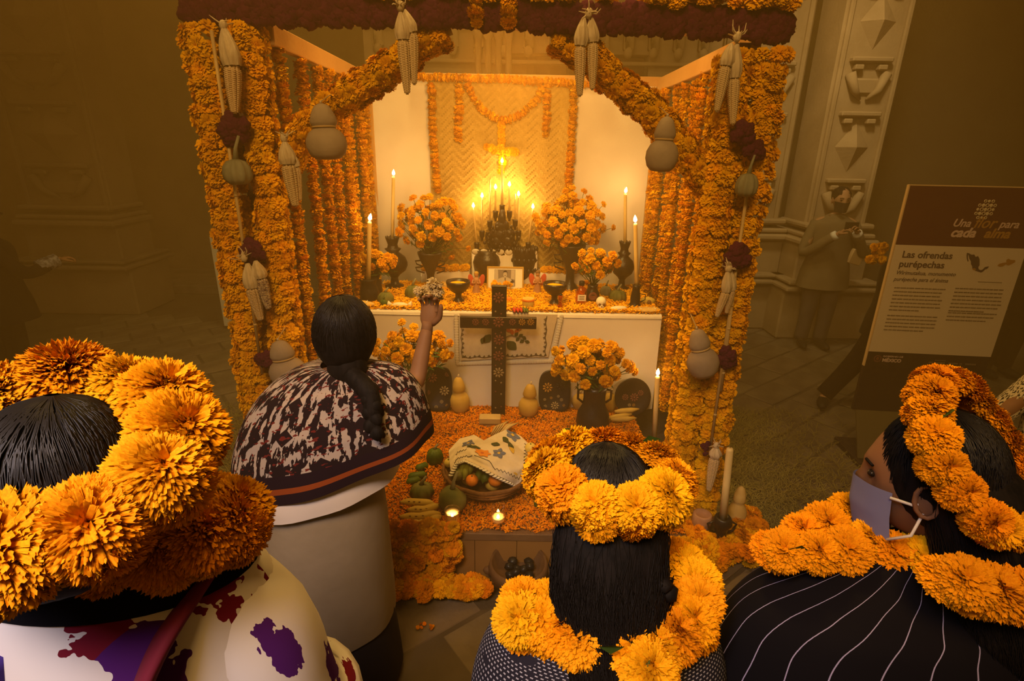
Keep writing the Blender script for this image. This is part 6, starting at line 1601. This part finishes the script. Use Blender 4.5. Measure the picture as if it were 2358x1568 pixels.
ob('blue_scarf', MB().tube(smooth_path([V((-.70, .52, 1.36)), V((-.73, .50, 1.2)), V((-.74, .49, 1.0)), V((-.74, .49, .8))], 5), .05, 12, flatten=.35), 'scarf_blue', wD)
ob('skirt', loft([((-.60, .66, .95), .20, .15), ((-.60, .66, .5), .25, .2), ((-.60, .66, .05), .28, .23)], fold=.04), 'underskirt', wD)
crown('big orange marigold crown on the woman in the flowered white blouse', hD + V((.0, -.01, .068)), .136, (.08, -.36, 1), .104, 12, MG_XL, 0, (1, .92), .1)
crown('orange marigold garland on the shoulders of the flowered white blouse', at(240, 1190, Z=1.50), .165, (0, .0, 1), .094, 15, MG_XL, 0, (1.08, .42), -pi / 2, .1, cat='garland', name='neck_garland', out=.5)


# ---- standing people in the background
def standing(label, px, py, h, yaw, coat, legs, over=None, hands=(), mask=None, skinm='skin_light', sleeve=None, hairm=True, coatlen=.40, X=None, Y=None, look=None):
    o = V((X, Y, 0)) if X is not None else at(px, py, Z=0); t = thing('person', label, 'person', o); B_ = Matrix.Rotation(yaw, 3, 'Z'); ov = {k: o + B_ @ V(v) * h for k, v in (over or {}).items()}
    J, E, B_ = figure(h, o, yaw, ov); mb = skin_mesh(J, E, 'pelvis'); hc = o + B_ @ V((0, .02, .93)) * h; RH = B_ @ frame(look or (0, 1, -.12), (0, 0, 1)); s = h / 1.75; head(mb, hc, RH, s)
    hs = {k: (d, n, c) for k, d, n, c in hands}
    for k, sg_ in (('l', -1), ('r', 1)):
        d, n, c = hs.get(k, ((0, .2, -1), (-sg_, 0, 0), .4)); hand(mb, J['wr' + k][0], B_ @ V(d), B_ @ V(n), s, c, -sg_)
    ob('body', mb, skinm, t); face_parts(t, hc, RH, s, mask is None)
    if hairm: ob('hair', MB().ell(hc + RH @ (V((0, -.026, .036)) * s), (.090 * s, .100 * s, .092 * s), 22, 14, .10, 9, RH, seed=px or 1), 'hair', t)
    if mask: ob('face_mask', MB().grid(lambda u, v: hc + RH @ (V((sin(lerp(-1.2, 1.2, u)) * .082 * (1 - .2 * v), cos(lerp(-1.2, 1.2, u)) * (.108 + .012 * exp(-((u - .5) / .15) ** 2)), lerp(-.012, -.115, v))) * s), 14, 8), mask, t)
    L = lambda x, y, z: o + B_ @ V((x * h, y * h, z * h))
    sw = lambda z, rx, ry: (L(0, 0, z), rx * h * (abs(cos(yaw)) + .55 * abs(sin(yaw))), ry * h * (abs(cos(yaw)) + 1.4 * abs(sin(yaw))))
    ob('coat', loft([sw(.845, .036, .036), sw(.82, .075, .05), sw(.79, .122, .066), sw(.72, .128, .078), sw(.6, .118, .078), sw(.5, .135, .09), sw(coatlen, .145, .098)], 36, 36, .03, 6), coat, t)
    for k in 'lr':
        a, b, c = J['sh' + k][0], J['el' + k][0], J['wr' + k][0]; sv_ = ob('sleeve', MB().tube(smooth_path([a, b, b.lerp(c, .86)], 5), [.055] * 3 + [.052] * 3 + [.048] * 3 + [.046, .044], 14), sleeve or coat, t); ob('cuff', MB().tube([b.lerp(c, .84), b.lerp(c, .95)], [.046, .044], 14), 'strap_white' if mask else sleeve or coat, sv_)
        ob('trouser_leg', MB().tube(smooth_path([J['hip' + k][0] + V((0, 0, .05)), J['kn' + k][0], J['an' + k][0] + V((0, 0, .0))], 5), [.10, .097, .094, .09, .085, .08, .076, .072, .07, .07, .07], 14), legs, t)
        f = (J['to' + k][0] - J['an' + k][0]).normalized(); ob('shoe', MB().ell(J['an' + k][0].lerp(J['to' + k][0], .55) - V((0, 0, .008)), (.045, .13, .042), 14, 8, rot=frame((f.x, f.y, 0), (0, 0, 1))), 'shoe', t)
    return t, J, hc, RH, L


t, J, hc, RH, L = standing('person in an olive coat and black mask photographing with both hands by the carved pillar', 1862, 797, 1.70, pi - .12, 'coat_olive', 'denim', {'ell': (-.17, .06, .62), 'elr': (.17, .06, .62), 'wrl': (-.055, .17, .765), 'wrr': (.04, .17, .75)}, (('l', (.5, .5, .6), (.6, .4, 0), .55), ('r', (-.5, .5, .6), (-.6, .4, 0), .55)), 'mask_black')
ph = thing('mobile_phone', 'small dark phone held up by the person in the olive coat', 'phone', L(-.005, .205, .80)); ob('case', MB().box(L(-.005, .205, .80), (.13, .012, .07), ch=.2), 'plastic_black', ph, False); ob('lens', MB().lathe([(.006, 0), (.006, .003), (.001, .004)], L(.022, .2095, .812), 8, axis((0, -1, 0))), 'eye', ph)
bg = thing('lit_coat_flap', 'yellowish lit bag at the hip of the olive coat, its light put in the colour', 'coatflap', L(-.10, .06, .55)); ob('flap', MB().box(L(-.135, .055, .60), (.13, .05, .15), Matrix.Rotation(.25, 3, 'Y'), .15), 'sign_edge', bg, False); ob('strap', MB().tube([L(-.14, .05, .65), L(-.06, .09, .76), L(.05, .02, .84)], .009, 6), 'wood_old', bg)  # yellow light on the coat flap, put into the colour of this piece
text(bpy.data.objects['pillar_right'], 'V e', at(1914, 480, Y=5.98), .13, 'paper', .2, (1, 0, 0), (0, -1, 0), 1, bold=.002)
t, J, hc, RH, L = standing('person mostly hidden behind the information sign, striped sleeve reaching out with a camera', 0, 0, 1.52, pi + .25, 'plastic_black', 'black_cloth', {'elr': (.17, .10, .68), 'wrr': (.30, .26, .66), 'shr': (.12, .02, .78), 'anr': (.30, -.06, .05), 'tor': (.38, .02, .02), 'knr': (.16, -.02, .28)}, (('r', (.6, .6, .0), (.3, -.5, -.5), .6),), None, 'skin_light', 'sleeve_band', X=3.13, Y=4.22)
cm = thing('photo_camera', 'small black camera held out beside the sign edge', 'camera', at(1955, 600, Y=4.05)); q = J['wrr'][0] + (J['wrr'][0] - J['elr'][0]).normalized() * .10; cb0 = ob('camera_body', MB().box(q, (.12, .05, .08), ch=.2), 'plastic_black', cm, False); ob('lens', MB().lathe([(.03, 0), (.032, .03), (.026, .035), (.001, .03)], q + V((0, -.02, 0)), 16, axis((0, -1, 0))), 'plastic_black', cb0); ob('strap', MB().tube([q + V((.05, 0, -.02)), q + V((.06, 0, -.2)), q + V((.05, 0, -.4)), q + V((.03, 0, -.25))], .008, 6), 'black_cloth', cm)
ng = thing('neck_garland', 'small marigold garland of the person behind the information sign', 'garland', at(2020, 580, Y=4.1))
for k in range(15): flower(ng, at(U(2002, 2042), U(560, 602), Y=4.08 + U(-.03, .03)), V((U(-.6, .6), -1, U(-.3, .6))), U(.05, .065), MG_MI)
standing('person in a black coat cut by the frame behind the far edge of the sign', 0, 0, 1.66, pi, 'black_cloth', 'black_cloth', X=4.70, Y=4.9)
t, J, hc, RH, L = standing('person in a white scribbled print blouse, hand raised, cut by the frame edge', 0, 0, 1.45, pi / 2 + .3, 'print_scribble', 'black_cloth', {'ell': (-.13, .12, .66), 'wrl': (-.02, .26, .70), 'elr': (.14, .12, .64), 'wrr': (.02, .29, .68)}, (('l', (.2, 1, -.1), (0, 0, -1), .3), ('r', (-.2, 1, -.2), (0, 0, -1), .3)), None, 'skin', X=2.26, Y=1.92)
t, J, hc, RH, L = standing('person in dark clothes and a black cap at the frame edge beside the carved pillar', 0, 0, 1.55, -.5, 'black_cloth', 'black_cloth', {'elr': (.20, .08, .66), 'wrr': (.19, .24, .70)}, (('r', (.1, 1, .1), (0, 0, -1), .6),), None, 'skin', X=-4.18, Y=4.2, hairm=False)
ob('cap', MB().ell(hc + V((0, 0, .035)), (.105, .115, .09), 18, 10).ell(hc + RH @ V((0, .10, .03)), (.08, .07, .012), 14, 6, rot=RH), 'black_cloth', t); ob('striped_cuff', MB().tube([J['elr'][0].lerp(J['wrr'][0], .4), J['elr'][0].lerp(J['wrr'][0], .95)], .056, 14), 'sleeve_grey', t)
# shoulder of a walker and a wooden staff in the corner beside the striped poncho
t, J, hc, RH, L = standing('pale bluish sleeve of a person cut off by the frame corner beside the striped woman', 0, 0, 1.45, 0, 'sleeve_pale', 'underskirt', X=1.35, Y=.94)
a, b = at(2352, 1398, D=1.10), at(2240, 1568, D=1.05); d = (b - a); st = thing('wooden_staff', 'dark wooden staff crossing the corner beside the striped woman', 'staff', b); ob('shaft', MB().tube([a - d * .6, a, b, b + d * 3.0], .010, 8), 'wood_old', st); ob('binding', MB().tube([a - d * .1, a + d * .1], .012, 8), 'straw', st)
ob('maroon_sash', MB().tube([at(2335, 1390, D=1.14), at(2300, 1480, D=1.13), at(2280, 1600, D=1.12)], .05, 10, flatten=.4), 'figurine_wine', wC)
